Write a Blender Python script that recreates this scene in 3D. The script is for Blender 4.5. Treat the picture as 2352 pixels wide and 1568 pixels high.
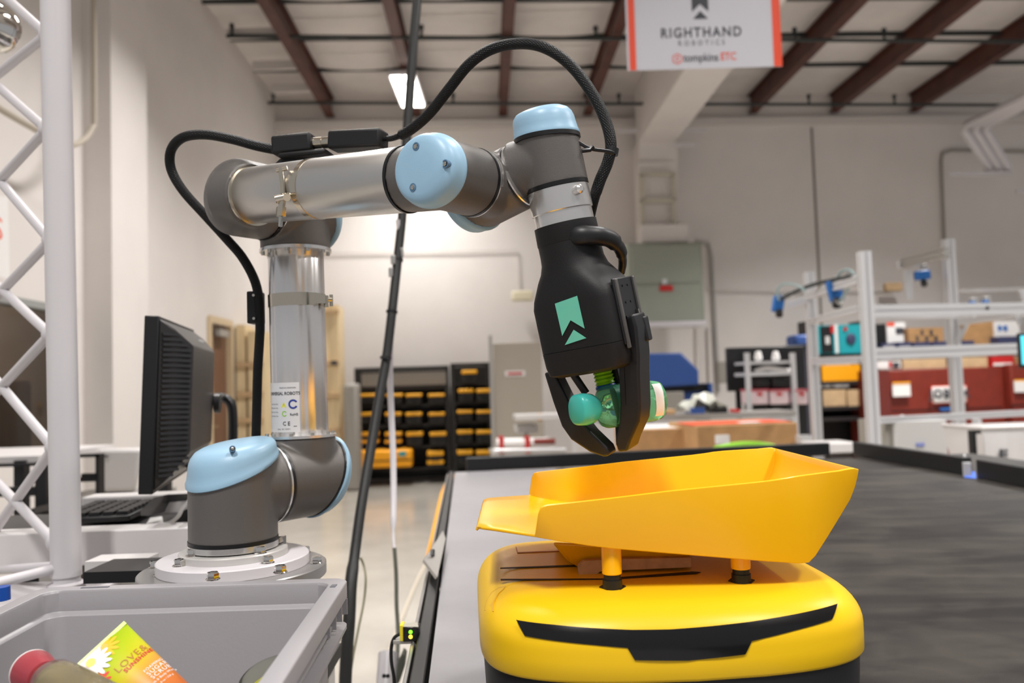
import bpy, bmesh, math, random
from mathutils import Vector as V, Matrix, Euler
random.seed(7)
for o in list(bpy.data.objects): bpy.data.objects.remove(o)
SC = bpy.context.scene; COL = SC.collection
PI = math.pi; rad = math.radians

# ---------------------------------------------------------------- camera
F = 1900.0; CZ = 1.40; PITCH = 2.9; ROLL = -1.8
cd = bpy.data.cameras.new('camera'); cam = bpy.data.objects.new('camera', cd); COL.objects.link(cam)
cd.sensor_width = 36; cd.lens = F/2352*36; cd.clip_start = .02; cd.clip_end = 100
RM = (Matrix.Rotation(rad(90+PITCH), 3, 'X') @ Matrix.Rotation(rad(ROLL), 3, 'Z'))
cam.matrix_world = Matrix.Translation((0, 0, CZ)) @ RM.to_4x4()
cd.dof.use_dof = True; cd.dof.focus_distance = .98; cd.dof.aperture_fstop = 4.6
SC.camera = cam
# ---------------------------------------------------------------- world, exposure
w = bpy.data.worlds.new('world'); SC.world = w; w.use_nodes = True
w.node_tree.nodes['Background'].inputs[0].default_value = (.97, .975, 1.0, 1)
w.node_tree.nodes['Background'].inputs[1].default_value = .38
SC.view_settings.view_transform = 'Standard'; SC.view_settings.look = 'None'
SC.view_settings.gamma = 1; SC.view_settings.use_curve_mapping = False
SC.view_settings.exposure = 0.0
# ceiling lamps: (x, y, watts); last is unseen fill added for the right-hand frame
LIGHTS = [(-1.34, 11.35, 105), (5.4, 9.0, 290), (-0.9, 6.6, 155), (1.9, 2.8, 80), (-1.2, 3.2, 60), (-0.8, -1.6, 145), (2.6, -1.2, 130), (5.0, 2.8, 190)]
for i, (lx, ly, p) in enumerate(LIGHTS):
  for sx in (-.088, .088):
    ld = bpy.data.lights.new('overhead_light', 'AREA'); ld.shape = 'RECTANGLE'; ld.size = .135; ld.size_y = 1.18
    ld.energy = p/2; ld.color = (1.0, .972, .945); ld.spread = rad(124)
    lo = bpy.data.objects.new('overhead_light', ld); COL.objects.link(lo); lo.location = (lx+sx, ly, 5.486)

ld = bpy.data.lights.new('office_fill', 'AREA'); ld.size = .8; ld.energy = 22; ld.color = (1.0, .95, .9)  # unseen fill, added to brighten the room behind the window
lo = bpy.data.objects.new('office_fill', ld); COL.objects.link(lo); lo.location = (-4.1, 6.4, 2.9)

def ray(px, py): return RM @ V(((px-1176)/F, -(py-784)/F, -1))
def P(px, py, Y):
    r = ray(px, py); return V((0, 0, CZ)) + r*(Y/r.y)
def PZ(px, py, z):
    r = ray(px, py); return V((0, 0, CZ)) + r*((z-CZ)/r.z)
def PX(px, py, x):
    r = ray(px, py); return V((0, 0, CZ)) + r*(x/r.x)

# ---------------------------------------------------------------- materials
def lin(c):
    c = c/255.; return c/12.92 if c <= .04045 else ((c+.055)/1.055)**2.4
def rgb(c): return (lin(c[0]), lin(c[1]), lin(c[2]), 1)
MATS = {}
def mat(name, c, rough=.5, metal=0, bump=0, bscale=80, var=0, vscale=6, coat=0, trans=0, emit=0, ior=1.45, stretch=None, aniso=0, alpha=1, vcol=None):
    if name in MATS: return MATS[name]
    m = bpy.data.materials.new(name); m.use_nodes = True; MATS[name] = m
    nt = m.node_tree; b = nt.nodes['Principled BSDF']; N = nt.nodes.new; L = nt.links.new
    b.inputs['Base Color'].default_value = rgb(c); b.inputs['Roughness'].default_value = rough
    b.inputs['Metallic'].default_value = metal; b.inputs['IOR'].default_value = ior
    b.inputs['Coat Weight'].default_value = coat; b.inputs['Coat Roughness'].default_value = .12
    b.inputs['Transmission Weight'].default_value = trans; b.inputs['Alpha'].default_value = alpha
    if emit:
        b.inputs['Emission Color'].default_value = rgb(c); b.inputs['Emission Strength'].default_value = emit
    tc = N('ShaderNodeTexCoord'); mp = N('ShaderNodeMapping'); L(tc.outputs['Object'], mp.inputs[0])
    if stretch: mp.inputs['Scale'].default_value = stretch
    if var or vcol:
        n = N('ShaderNodeTexNoise'); n.inputs['Scale'].default_value = vscale; n.inputs['Detail'].default_value = 6
        n.inputs['Roughness'].default_value = .6
        L(mp.outputs[0], n.inputs['Vector']); r = N('ShaderNodeValToRGB'); L(n.outputs['Fac'], r.inputs[0])
        e = r.color_ramp.elements; e[0].position = .35; e[1].position = .68
        c2 = vcol if vcol else tuple(min(255, k*(1+var)) for k in c)
        c1 = c if vcol else tuple(k*(1-var) for k in c)
        e[0].color = rgb(c1); e[1].color = rgb(c2); L(r.outputs[0], b.inputs['Base Color'])
    if bump:
        n = N('ShaderNodeTexNoise'); n.inputs['Scale'].default_value = bscale; n.inputs['Detail'].default_value = 3
        L(mp.outputs[0], n.inputs['Vector']); bp = N('ShaderNodeBump'); bp.inputs['Strength'].default_value = bump
        bp.inputs['Distance'].default_value = .002; L(n.outputs['Fac'], bp.inputs['Height']); L(bp.outputs[0], b.inputs['Normal'])
    return m
M = {}
M['wall'] = mat('wall_paint', (220, 214, 210), .7, bump=.05, bscale=30, var=.015, vscale=1.2)
M['wall2'] = mat('wall_paint_upper', (208, 202, 198), .75)
M['ceil'] = mat('ceiling_foil', (216, 210, 206), .55, bump=.5, bscale=3, var=.03, vscale=2)
M['joist'] = mat('brown_steel', (82, 46, 38), .5, var=.12, vscale=5)
M['pipe_dark'] = mat('dark_pipe', (46, 50, 50), .5)
M['whitepaint'] = mat('white_powder_coat', (208, 204, 207), .32, bump=.06, bscale=120)
M['whitebox'] = mat('white_laminate', (212, 208, 207), .4)
M['floor'] = mat('polished_concrete', (182, 177, 168), .16, var=.05, vscale=1.5, coat=.3)
M['arm'] = mat('arm_grey_casting', (102, 98, 95), .42, metal=.25, bump=.15, bscale=900)
M['blue'] = mat('pale_blue_plastic', (150, 186, 210), .38, bump=.04, bscale=500)
M['alu'] = mat('brushed_tube', (228, 226, 225), .26, metal=.86, bump=.12, bscale=60, stretch=(1, 1, .02))
M['alu2'] = mat('turned_aluminium', (226, 224, 222), .24, metal=.85)
M['steel'] = mat('stainless_steel', (200, 196, 188), .2, metal=1)
M['chrome'] = mat('chrome', (225, 222, 218), .08, metal=1)
M['brass'] = mat('nickel_connector', (205, 196, 180), .18, metal=1)
M['black'] = mat('black_nylon', (15, 14, 15), .55, bump=.1, bscale=700)
M['blackgloss'] = mat('black_gloss', (14, 14, 15), .18)
M['rubber'] = mat('black_rubber', (20, 20, 21), .45)
M['black2'] = mat('black_plastic', (24, 24, 26), .42)
M['clamp'] = mat('black_bracket', (14, 13, 14), .5)
M['seal'] = mat('black_seal', (20, 20, 22), .35)
M['yellow'] = mat('yellow_plastic', (236, 190, 24), .34, coat=0, bump=.02, bscale=300)
MATS['yellow_plastic'].node_tree.nodes['Principled BSDF'].inputs['Specular IOR Level'].default_value = .3
M['tray'] = mat('tray_yellow_plastic', (250, 184, 4), .24, coat=.15)
M['mint'] = mat('mint_print', (112, 205, 180), .5)
M['alpr'] = mat('aluminium_profile', (214, 214, 216), .35, metal=.3)
M['galv'] = mat('galvanised', (178, 176, 172), .42, metal=.5)
M['grey'] = mat('grey_enamel', (150, 146, 138), .5)
M['panelgreen'] = mat('grey_green_enamel', (150, 155, 142), .35)
M['carton'] = mat('cardboard', (176, 136, 92), .8, var=.05, vscale=8)
M['carton2'] = mat('pale_cardboard', (198, 168, 130), .8, var=.05, vscale=8)
M['ply'] = mat('plywood', (222, 200, 160), .6, var=.06, vscale=3, stretch=(6, 6, .6))
M['door'] = mat('brown_door', (112, 80, 62), .45, var=.06, vscale=3, stretch=(6, 6, .6))
M['red'] = mat('oxide_red', (122, 44, 32), .45, var=.05)
M['orange'] = mat('orange_red', (226, 82, 52), .5)
M['amber'] = mat('amber_plastic', (250, 170, 20), .45)
M['tote'] = mat('grey_polypropylene', (150, 147, 150), .35, bump=.06, bscale=260)
M['deck'] = None
M['paper'] = mat('white_paper', (232, 230, 228), .6)
M['ink'] = mat('dark_ink', (58, 60, 66), .6)
M['bluepl'] = mat('blue_scanner', (36, 104, 178), .4)
M['navy'] = mat('blue_enamel', (52, 84, 150), .45)
M['darkblue'] = mat('dark_blue_pack', (56, 60, 92), .5)
M['teal'] = mat('teal_carton', (24, 152, 162), .5)
M['gasket'] = mat('dark_slot', (30, 16, 6), .6)
M['glass'] = mat('window_glass', (120, 116, 108), .05, trans=.0)
M['grn'] = mat('lime_silicone', (140, 205, 30), .35)
M['bluering'] = mat('blue_ring', (28, 86, 170), .35)
M['screenlit'] = mat('lit_screen', (80, 190, 210), .3, emit=1.0)
M['lamp'] = mat('lamp_diffuser', (255, 250, 238), .5, emit=14)
M['ledg'] = mat('green_led', (120, 255, 40), .4, emit=2.5)
M['ledy'] = mat('yellow_led', (255, 225, 50), .4, emit=4)
M['mdf'] = mat('tan_fibreboard', (196, 160, 118), .7, var=.06, vscale=60)
M['pink'] = mat('pale_pink_bin', (222, 200, 204), .5)
M['redm'] = mat('crimson_mark', (190, 36, 36), .5)
M['tank'] = mat('grey_pale_plastic', (200, 198, 196), .5)

# deck: dark rubber matting with wheel streaks
def deck_mat():
    m = bpy.data.materials.new('deck_rubber'); m.use_nodes = True; nt = m.node_tree; b = nt.nodes['Principled BSDF']
    N = nt.nodes.new; L = nt.links.new
    tc = N('ShaderNodeTexCoord')
    prev = None
    for k, (rot, sc) in enumerate([(0.4, (1.4, 5, 1)), (-.95, (1.2, 6, 1)), (1.5, (1.6, 5, 1)), (0, (4, 4, 4))]):
        mp = N('ShaderNodeMapping'); mp.inputs['Rotation'].default_value = (0, 0, rot); mp.inputs['Scale'].default_value = sc
        L(tc.outputs['Object'], mp.inputs[0]); n = N('ShaderNodeTexNoise'); n.inputs['Scale'].default_value = 1.6
        n.inputs['Detail'].default_value = 5; n.inputs['Distortion'].default_value = .9; L(mp.outputs[0], n.inputs['Vector'])
        if prev is None: prev = n.outputs['Fac']
        else:
            a = N('ShaderNodeMath'); a.operation = 'ADD'; L(prev, a.inputs[0]); L(n.outputs['Fac'], a.inputs[1]); prev = a.outputs[0]
    r = N('ShaderNodeMapRange'); r.inputs['From Min'].default_value = 1.7; r.inputs['From Max'].default_value = 2.35
    L(prev, r.inputs['Value'])
    cr = N('ShaderNodeValToRGB'); e = cr.color_ramp.elements; e[0].color = rgb((34, 32, 32)); e[1].color = rgb((62, 58, 53)); L(r.outputs[0], cr.inputs[0])
    L(cr.outputs[0], b.inputs['Base Color'])
    rr = N('ShaderNodeMapRange'); rr.inputs['To Min'].default_value = .42; rr.inputs['To Max'].default_value = .56; b.inputs['Specular IOR Level'].default_value = .28
    L(r.outputs[0], rr.inputs['Value']); L(rr.outputs[0], b.inputs['Roughness'])
    n = N('ShaderNodeTexNoise'); n.inputs['Scale'].default_value = 600; bp = N('ShaderNodeBump'); bp.inputs['Strength'].default_value = .12
    bp.inputs['Distance'].default_value = .002; L(tc.outputs['Object'], n.inputs['Vector']); L(n.outputs['Fac'], bp.inputs['Height']); L(bp.outputs[0], b.inputs['Normal'])
    return m
M['deck'] = deck_mat()
# braided sleeve (uses the tube's UVs)
def braid_mat():
    m = bpy.data.materials.new('braided_sleeve'); m.use_nodes = True; nt = m.node_tree; b = nt.nodes['Principled BSDF']
    N = nt.nodes.new; L = nt.links.new
    b.inputs['Base Color'].default_value = rgb((9, 9, 10)); b.inputs['Roughness'].default_value = .5; b.inputs['Specular IOR Level'].default_value = .3
    uv = N('ShaderNodeUVMap'); h = None
    for s in (1, -1):
        mp = N('ShaderNodeMapping'); mp.inputs['Rotation'].default_value = (0, 0, s*.6); L(uv.outputs[0], mp.inputs[0])
        wv = N('ShaderNodeTexWave'); wv.inputs['Scale'].default_value = 100; L(mp.outputs[0], wv.inputs['Vector'])
        if h is None: h = wv.outputs['Fac']
        else:
            a = N('ShaderNodeMath'); a.operation = 'MAXIMUM'; L(h, a.inputs[0]); L(wv.outputs['Fac'], a.inputs[1]); h = a.outputs[0]
    bp = N('ShaderNodeBump'); bp.inputs['Strength'].default_value = .6; bp.inputs['Distance'].default_value = .001
    L(h, bp.inputs['Height']); L(bp.outputs[0], b.inputs['Normal'])
    return m
M['braid'] = braid_mat()
def glassy(name, c, rough=.05, trans=1, ior=1.4):
    return mat(name, c, rough, trans=trans, ior=ior)

# ---------------------------------------------------------------- mesh helpers
ORG = {}
def frame(d, x=None):
    z = V(d).normalized(); x = V(x) if x is not None else (V((0, 0, 1)) if abs(z.z) < .9 else V((1, 0, 0)))
    x = (x - z*x.dot(z)).normalized(); return x, z.cross(x), z
class MB:
    def __init__(s): s.bm = bmesh.new(); s.uv = None
    def face(s, vs):
        try: return s.bm.faces.new(vs)
        except ValueError: return None
    def poly(s, pts): s.face([s.bm.verts.new(V(p)) for p in pts]); return s
    def box(s, c, size, R=None, ax=None):
        c = V(c); hx, hy, hz = [k/2 for k in size]
        if ax: X, Y, Z = [V(a) for a in ax]
        else:
            R = R if R is not None else Matrix.Identity(3)
            if not hasattr(R, 'col'): R = Matrix.Rotation(R, 3, 'Z')
            X, Y, Z = R.col[0], R.col[1], R.col[2]
        vs = [s.bm.verts.new(c + X*a*hx + Y*b*hy + Z*d*hz) for a in (-1, 1) for b in (-1, 1) for d in (-1, 1)]
        for f in ((0, 1, 3, 2), (4, 6, 7, 5), (0, 4, 5, 1), (2, 3, 7, 6), (0, 2, 6, 4), (1, 5, 7, 3)): s.face([vs[i] for i in f])
        return s
    def rings(s, rings, close=True, cap0=True, cap1=True):
        R = [[s.bm.verts.new(V(p)) for p in r] for r in rings]
        n = len(R[0])
        for a, b in zip(R, R[1:]):
            for i in range(n if close else n-1):
                j = (i+1) % n; s.face([a[i], a[j], b[j], b[i]])
        if cap0: s.face(R[0][::-1])
        if cap1: s.face(R[-1])
        return s
    def lathe(s, prof, o, d, seg=40, x=None, shear=None):
        """prof: list of (r, h[, k]); shear direction = x axis"""
        X, Y, Z = frame(d, x); o = V(o); rs = []
        for p in prof:
            r, h = max(p[0], 1e-5), p[1]; k = p[2] if len(p) > 2 else 0
            rs.append([o + X*r*math.cos(t) + Y*r*math.sin(t) + Z*(h + k*r*math.cos(t)) for t in [2*PI*i/seg for i in range(seg)]])
        return s.rings(rs)
    def cyl(s, a, b, r, r2=None, seg=20):
        a, b = V(a), V(b); L = (b-a).length
        return s.lathe([(r, 0), (r if r2 is None else r2, L)], a, b-a, seg)
    def tube(s, pts, r, seg=12, sub=0, flat=None):
        pts = [V(p) for p in pts]
        if sub: pts = smooth(pts, sub)
        n = len(pts); rr = r if isinstance(r, (list, tuple)) else [r]*n
        if len(rr) != n: rr = [rr[min(len(rr)-1, int(i*(len(rr)-1)/(n-1)+.5))] for i in range(n)]
        T = [(pts[min(i+1, n-1)]-pts[max(i-1, 0)]).normalized() for i in range(n)]
        X, Y, Z = frame(T[0]); rs = []; uvv = 0
        lay = s.bm.loops.layers.uv.verify(); vr = []; ls = [0]
        for i in range(n):
            X = (X - T[i]*X.dot(T[i])).normalized(); Yv = T[i].cross(X)
            vr.append([s.bm.verts.new(pts[i] + X*rr[i]*math.cos(2*PI*j/seg) + Yv*rr[i]*(flat or 1)*math.sin(2*PI*j/seg)) for j in range(seg)])
            if i: ls.append(ls[-1]+(pts[i]-pts[i-1]).length)
        for i in range(n-1):
            for j in range(seg):
                k = (j+1) % seg; f = s.face([vr[i][j], vr[i][k], vr[i+1][k], vr[i+1][j]])
                if f:
                    for lp, (a, b) in zip(f.loops, ((j, i), (j+1, i), (j+1, i+1), (j, i+1))):
                        lp[lay].uv = (a/seg*.06, ls[b])
        s.face(vr[0][::-1]); s.face(vr[-1]); return s
    def prism(s, pts, e):
        e = V(e); pts = [V(p) for p in pts]; return s.rings([pts, [p+e for p in pts]])
    def ball(s, c, r, seg=16, sc=(1, 1, 1)):
        n = 8; c = V(c)
        prof = [[c + V((math.cos(2*PI*j/seg)*math.sin(PI*i/n)*r*sc[0], math.sin(2*PI*j/seg)*math.sin(PI*i/n)*r*sc[1], -math.cos(PI*i/n)*r*sc[2])) for j in range(seg)] for i in range(1, n)]
        return s.rings(prof)
def smooth(pts, sub):
    out = []; n = len(pts)
    for i in range(n-1):
        p0, p1, p2, p3 = pts[max(i-1, 0)], pts[i], pts[i+1], pts[min(i+2, n-1)]
        for k in range(sub):
            t = k/sub
            out.append(.5*((2*p1)+(-p0+p2)*t+(2*p0-5*p1+4*p2-p3)*t*t+(-p0+3*p1-3*p2+p3)*t**3))
    out.append(pts[-1]); return out
def tag(o, label=None, cat=None, group=None, kind=None):
    if label: o['label'] = label
    if cat: o['category'] = cat
    if group: o['group'] = group
    if kind: o['kind'] = kind
    return o
def thing(name, loc, label, cat, group=None):
    o = bpy.data.objects.new(name, None); COL.objects.link(o); o.location = V(loc); o.empty_display_size = .05
    ORG[o] = V(loc); return tag(o, label, cat, group)
def obj(name, mb, m, parent=None, label=None, bevel=0, angle=35, cat=None, group=None, kind=None, seg=2, remesh=0, smit=0, solid=0, sub=0):
    me = bpy.data.meshes.new(name); bmesh.ops.recalc_face_normals(mb.bm, faces=mb.bm.faces)
    if parent is not None: og = ORG[parent]
    else:
        vs = [v.co for v in mb.bm.verts]
        og = V(((min(v.x for v in vs)+max(v.x for v in vs))/2, (min(v.y for v in vs)+max(v.y for v in vs))/2, min(v.z for v in vs)))
    for v in mb.bm.verts: v.co -= og
    mb.bm.to_mesh(me); mb.bm.free()
    me.polygons.foreach_set('use_smooth', [True]*len(me.polygons)); me.set_sharp_from_angle(angle=rad(angle))
    me.materials.append(M[m] if isinstance(m, str) else m)
    o = bpy.data.objects.new(name, me); COL.objects.link(o); ORG[o] = og
    if parent is not None: o.parent = parent
    else: o.location = og
    if remesh:
        md = o.modifiers.new('remesh', 'REMESH'); md.mode = 'VOXEL'; md.voxel_size = remesh; md.use_smooth_shade = True
        if smit: md = o.modifiers.new('smooth', 'SMOOTH'); md.iterations = smit; md.factor = .5
    if solid:
        md = o.modifiers.new('solid', 'SOLIDIFY'); md.thickness = solid; md.offset = 0
    if bevel:
        md = o.modifiers.new('bevel', 'BEVEL'); md.width = bevel; md.segments = seg; md.limit_method = 'ANGLE'; md.angle_limit = rad(30)
    if sub: md = o.modifiers.new('sub', 'SUBSURF'); md.levels = sub; md.render_levels = sub
    return tag(o, label, cat, group, kind)
def struct(name, mb, m, **k): return obj(name, mb, m, kind='structure', **k)
def dup(root, loc, rotz=0, label=None, group=None):
    r = root.copy(); COL.objects.link(r); r.location = V(loc); r.rotation_euler = (0, 0, rotz)
    if label: r['label'] = label
    if group: r['group'] = group
    for ch in list(root.children):
        c = ch.copy(); COL.objects.link(c); c.parent = r
        for g in ch.children:
            d = g.copy(); COL.objects.link(d); d.parent = c
    return r
def text(name, s, size, m, parent, O, X, Y, spacing=1, extr=.0004, align='CENTER', bend=None, sx=1, bold=0, cat=None, label=None):
    """text laid at O along X with up Y; bend(x,y)->point for curved surfaces"""
    c = bpy.data.curves.new(name, 'FONT'); c.body = s; c.size = size; c.align_x = align; c.align_y = 'CENTER'
    c.space_character = spacing; c.offset = bold; c.resolution_u = 3
    t = bpy.data.objects.new('tmp', c); COL.objects.link(t); me = bpy.data.meshes.new_from_object(t)
    bpy.data.objects.remove(t)
    X = V(X).normalized(); Y = V(Y).normalized(); n = X.cross(Y); mb = MB(); mb.bm.from_mesh(me); bpy.data.meshes.remove(me)
    bmesh.ops.remove_doubles(mb.bm, verts=mb.bm.verts, dist=1e-6)
    for v in mb.bm.verts:
        x, y = v.co.x*sx, v.co.y
        v.co = bend(x, y) if bend else V(O) + X*x + Y*y + n*extr
    return obj(name, mb, m, parent, label=label)
RB = rad(4.0)                                        # the room stands a little askew to the lens
RBm = Matrix.Rotation(RB, 3, 'Z')
def pb(x0, y0, x1, y1, Y, dep, R=RB):
    """(centre, size) of a box whose front covers those pixels at depth Y"""
    c = P((x0+x1)/2, (y0+y1)/2, Y); Rm = Matrix.Rotation(R, 3, 'Z')
    return c + Rm.col[1]*dep/2, (abs(x1-x0)/F*Y, dep, abs(y1-y0)/F*Y)
def bp(mb, x0, y0, x1, y1, Y, dep, R=RB):
    c, s = pb(x0, y0, x1, y1, Y, dep, R); mb.box(c, s, R); return mb
def BXP(x0, y0, x1, y1, Y, dep, R=RB): return bp(MB(), x0, y0, x1, y1, Y, dep, R)
def TO_FLOOR(x0, y0, x1, Y, dep, z=0, R=RB):
    c = P((x0+x1)/2, y0, Y); Rm = Matrix.Rotation(R, 3, 'Z'); h = c.z-z
    return V((c.x, c.y, z+h/2))+Rm.col[1]*dep/2, ((x1-x0)/F*Y, dep, h)
# ================================================================ SETTING
DZ = 1.00                                            # deck surface height
def YW(x): return 12.6 + math.tan(RB)*(x+3.54)       # back wall
def XW(y): return -3.54 + .032*(12.6-y)              # left wall
struct('floor', MB().box((3, 6, -.05), (20, 22, .1)), 'floor')
# back wall as tilt-up panels with joints
xs = [-3.6, 4.85, 7.2, 12.5]
mb = MB(); n = RBm.col[1]; hd = RBm.col[0]
def wallbox(x0, x1, z0, z1, off=0, th=.2):
    a = V((x0, YW(x0), 0)); b = V((x1, YW(x1), 0)); L = (b-a).length
    return (a+b)/2 + n*(th/2+off) + V((0, 0, (z0+z1)/2)), (L, th, z1-z0)
c, s = wallbox(-3.8, 13, 0, 5.45); struct('wall_back', MB().box(c, s, RB), 'wall')
c, s = wallbox(-3.6, 13, 5.45, 5.95, -.02); struct('trim_1', MB().box(c, s, RB), 'wall2')
c, s = wallbox(-3.6, 13, 5.40, 5.52, -.12, .16); struct('trim_2', MB().box(c, s, RB), 'wall2')
gapm = mat('joint_sealant', (128, 122, 114), .8)
for k, x in enumerate((4.95,)):
    c, s = wallbox(x-.02, x+.02, 0, 5.38, -.006, .02); struct('trim_3', MB().box(c, s, RB), gapm)
# left wall with openings for two windows and a door
def lw(mb, y0, y1, z0, z1, off=0, th=.18):
    a = V((XW(y0), y0, 0)); b = V((XW(y1), y1, 0)); d = (b-a).normalized(); nn = V((-d.y, d.x, 0))
    mb.box((a+b)/2 + nn*(th/2+off) + V((0, 0, (z0+z1)/2)), ((b-a).length, th, z1-z0), ax=(d, nn, V((0, 0, 1)))); return mb
mb = MB()
W1 = (4.6, 6.32, 1.0, 2.08); W2 = (7.32, 8.1, 1.0, 2.12); D1 = (9.35, 10.15, 0, 2.2)
lw(mb, 2, W1[0], 0, 6); lw(mb, W1[0], W1[1], 0, W1[2]); lw(mb, W1[0], W1[1], W1[3], 6); lw(mb, W1[1], W2[0], 0, 6)
lw(mb, W2[0], W2[1], 0, W2[2]); lw(mb, W2[0], W2[1], W2[3], 6); lw(mb, W2[1], D1[0], 0, 6); lw(mb, D1[0], D1[1], D1[3], 6); lw(mb, D1[1], 12.7, 0, 6)
struct('wall_left', mb, 'wall')
struct('trim_4', lw(MB(), 6.45, 7.15, 0, 5.9, -.22, .22), 'wall')
wf = mat('window_frame_grey', (150, 152, 150), .45)
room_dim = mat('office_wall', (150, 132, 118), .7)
for i, W in enumerate((W1, W2)):
    mb = MB(); t = .05
    lw(mb, W[0], W[0]+t, W[2], W[3], -.01, .12); lw(mb, W[1]-t, W[1], W[2], W[3], -.01, .12)
    lw(mb, W[0], W[1], W[3]-t, W[3], -.01, .12); lw(mb, W[0], W[1], W[2], W[2]+t, -.01, .12)
    fr = struct('window_%d' % (i+1), mb, wf)
    obj('pane', lw(MB(), W[0]+t, W[1]-t, W[2]+t, W[3]-t, .05, .008), mat('office_pane', (235, 236, 232), .03, trans=1, ior=1.2), fr)
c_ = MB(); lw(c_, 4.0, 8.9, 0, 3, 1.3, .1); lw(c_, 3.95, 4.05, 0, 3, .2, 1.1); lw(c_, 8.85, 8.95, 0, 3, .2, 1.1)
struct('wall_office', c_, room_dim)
# inside the office: dark brown cabinet seen through the glass
cb = thing('cabinet', (-4.35, 5.9, 0), 'dark brown storage cabinet behind the left office window', 'cabinet')
brn = mat('dark_brown_wood', (70, 50, 40), .5, var=.08, stretch=(4, 4, .5))
obj('body', MB().box((-4.35, 6.3, .85), (.7, 1.1, 1.4)), brn, cb, bevel=.01)
for k in range(2): obj('cabinet_door', MB().box((-3.99, 6.03+.54*k, .85), (.02, .52, 1.34)), brn, cb, bevel=.005)
# door: wooden frame, brown leaf
mb = MB(); lw(mb, D1[0]-.04, D1[0]+.04, 0, 2.26, -.03, .22); lw(mb, D1[1]-.04, D1[1]+.04, 0, 2.26, -.03, .22); lw(mb, D1[0], D1[1], 2.2, 2.28, -.03, .22)
dr = struct('door_1', mb, mat('tan_door_frame', (206, 184, 150), .5))
obj('leaf', lw(MB(), D1[0]+.05, D1[1]-.05, .01, 2.19, .04, .05), 'door', dr)
obj('closer', lw(MB(), D1[0]+.25, D1[0]+.6, 2.06, 2.14, -.05, .06), 'galv', dr)
obj('door_handle', lw(MB(), D1[0]+.1, D1[0]+.22, 1.0, 1.03, -.03, .06), 'steel', dr)
# ceiling: insulated panels between deep brown joists
DJ = V((-.032, 1, 0)).normalized(); XJ = V((DJ.y, -DJ.x, 0)); CEIL = 5.92
struct('ceiling', MB().box((4, 6, CEIL+.05), (17, 22, .1)), 'ceil')
cl = bpy.data.objects['ceiling']
jx = [-2.70+1.335*k for k in range(8)]
for k, x in enumerate(jx):
    if k == 4: continue
    e = V((x, YW(x)-.02, 0)); a = e - DJ*12
    mb = MB()
    mb.box((a+e)/2+V((0, 0, 5.75)), (.035, 12, .30), ax=(XJ, DJ, V((0, 0, 1))))
    mb.box((a+e)/2+V((0, 0, 5.61)), (.13, 12, .018), ax=(XJ, DJ, V((0, 0, 1))))
    mb.box((a+e)/2+V((0, 0, 5.89)), (.13, 12, .018), ax=(XJ, DJ, V((0, 0, 1))))
    o = obj('ceiling_joist', mb, 'joist'); tag(o, ['brown steel ceiling joist nearest the left wall', 'brown ceiling joist directly behind the bright lamp', 'brown ceiling joist passing above the peak of the arching hose', 'brown ceiling joist partly behind the left side of the hanging sign', '', 'brown ceiling joist just right of the white boxed beam', 'brown ceiling joist second right of the white boxed beam', 'rightmost brown ceiling joist above the triple white pipes'][k], 'joist', 'brown ceiling joists')
# purlins, part of the ceiling
for y in (8.3, 9.45, 10.5, 11.55):
    obj('purlin', MB().box((4, y+.25, CEIL-.03), (15.6, .05, .05), RB*.8), 'pipe_dark', cl)
# insulation facing sags into shallow quilts between joists
for k in range(8):
    for j in range(3):
        x = -2.03+1.335*k; y = 8.9+j*1.08
        mb = MB(); rs = []
        for i in range(7):
            u = -1+i/3.; rs.append([V((x+u*.60, y+.32+v*.45, CEIL-.005-.05*(1-u*u)*(1-v*v))) for v in [-1+q/3. for q in range(7)]])
        mb.rings(rs, close=False, cap0=False, cap1=False); obj('quilted_panel', mb, 'ceil', cl)
# short white ledgers in the first bay by the left wall
for k, y in enumerate((8.7, 9.75, 10.75, 11.6)):
    obj('ledger', MB().box((-3.0, y, 5.70), (.62, .05, .12)), 'wall2', cl)
# sprinkler pipes
for k, (py0, py1, Y0) in enumerate(((83, 95, 9.7), (236, 240, 11.9))):
    a = P(520 if k == 0 else 615, py0, Y0); b = P(2600, py1+2, Y0*1.0+.35); r = .024
    mb = MB().cyl(a, b, r, seg=10); t_ = obj('sprinkler_pipe', mb, 'pipe_dark')
    tag(t_, ['black sprinkler pipe crossing the ceiling nearer the camera', 'black sprinkler pipe crossing the ceiling next to the far wall'][k], 'pipe', 'ceiling sprinkler pipes')
    for q in range(6):
        p = a.lerp(b, [.006, .21, .4, .62, .72, .95][q]); obj('sprinkler_head', MB().cyl(p, p+V((0, 0, .13)), .018, seg=8).cyl(p+V((0, 0, .1)), p+V((0, 0, .15)), .03, seg=8), 'pipe_dark', t_).location = V((0, 0, 0))
# boxed white beam and its column on the back wall
e = P(1504, 335, 12.7)
mb = MB(); L = 9.5; bz0 = e.z; w_ = .58
bc = e - DJ*L/2; mb.box((bc.x, bc.y, (bz0+CEIL)/2), (w_, L, CEIL-bz0), ax=(XJ, DJ, V((0, 0, 1))))
struct('trim_5', mb, 'wall', bevel=.02)
xc = e.x
def col(z0, z1, w, off, th, nm='trim_6', m='wall', **k):
    a = V((xc, YW(xc), 0)) - n*(off+th/2); return struct(nm, MB().box((a.x, a.y, (z0+z1)/2), (w, th, z1-z0), RB), m, **k)
col(3.62, bz0+.02, .60, 0, .45); 
shelfm = mat('beige_steel', (190, 184, 168), .5)
for i in range(2):
    p = P(1512, 430 if i == 0 else 492, 12.4); mb = MB()
    for dx in (-.24, .24): mb.box(p+hd*dx, (.06, .05, .40), RB)
    for dz in (-.2, .2): mb.box(p+V((0, 0, dz)), (.54, .05, .06), RB)
    o = struct('trim_%d' % (8+i), mb, shelfm)
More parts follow.
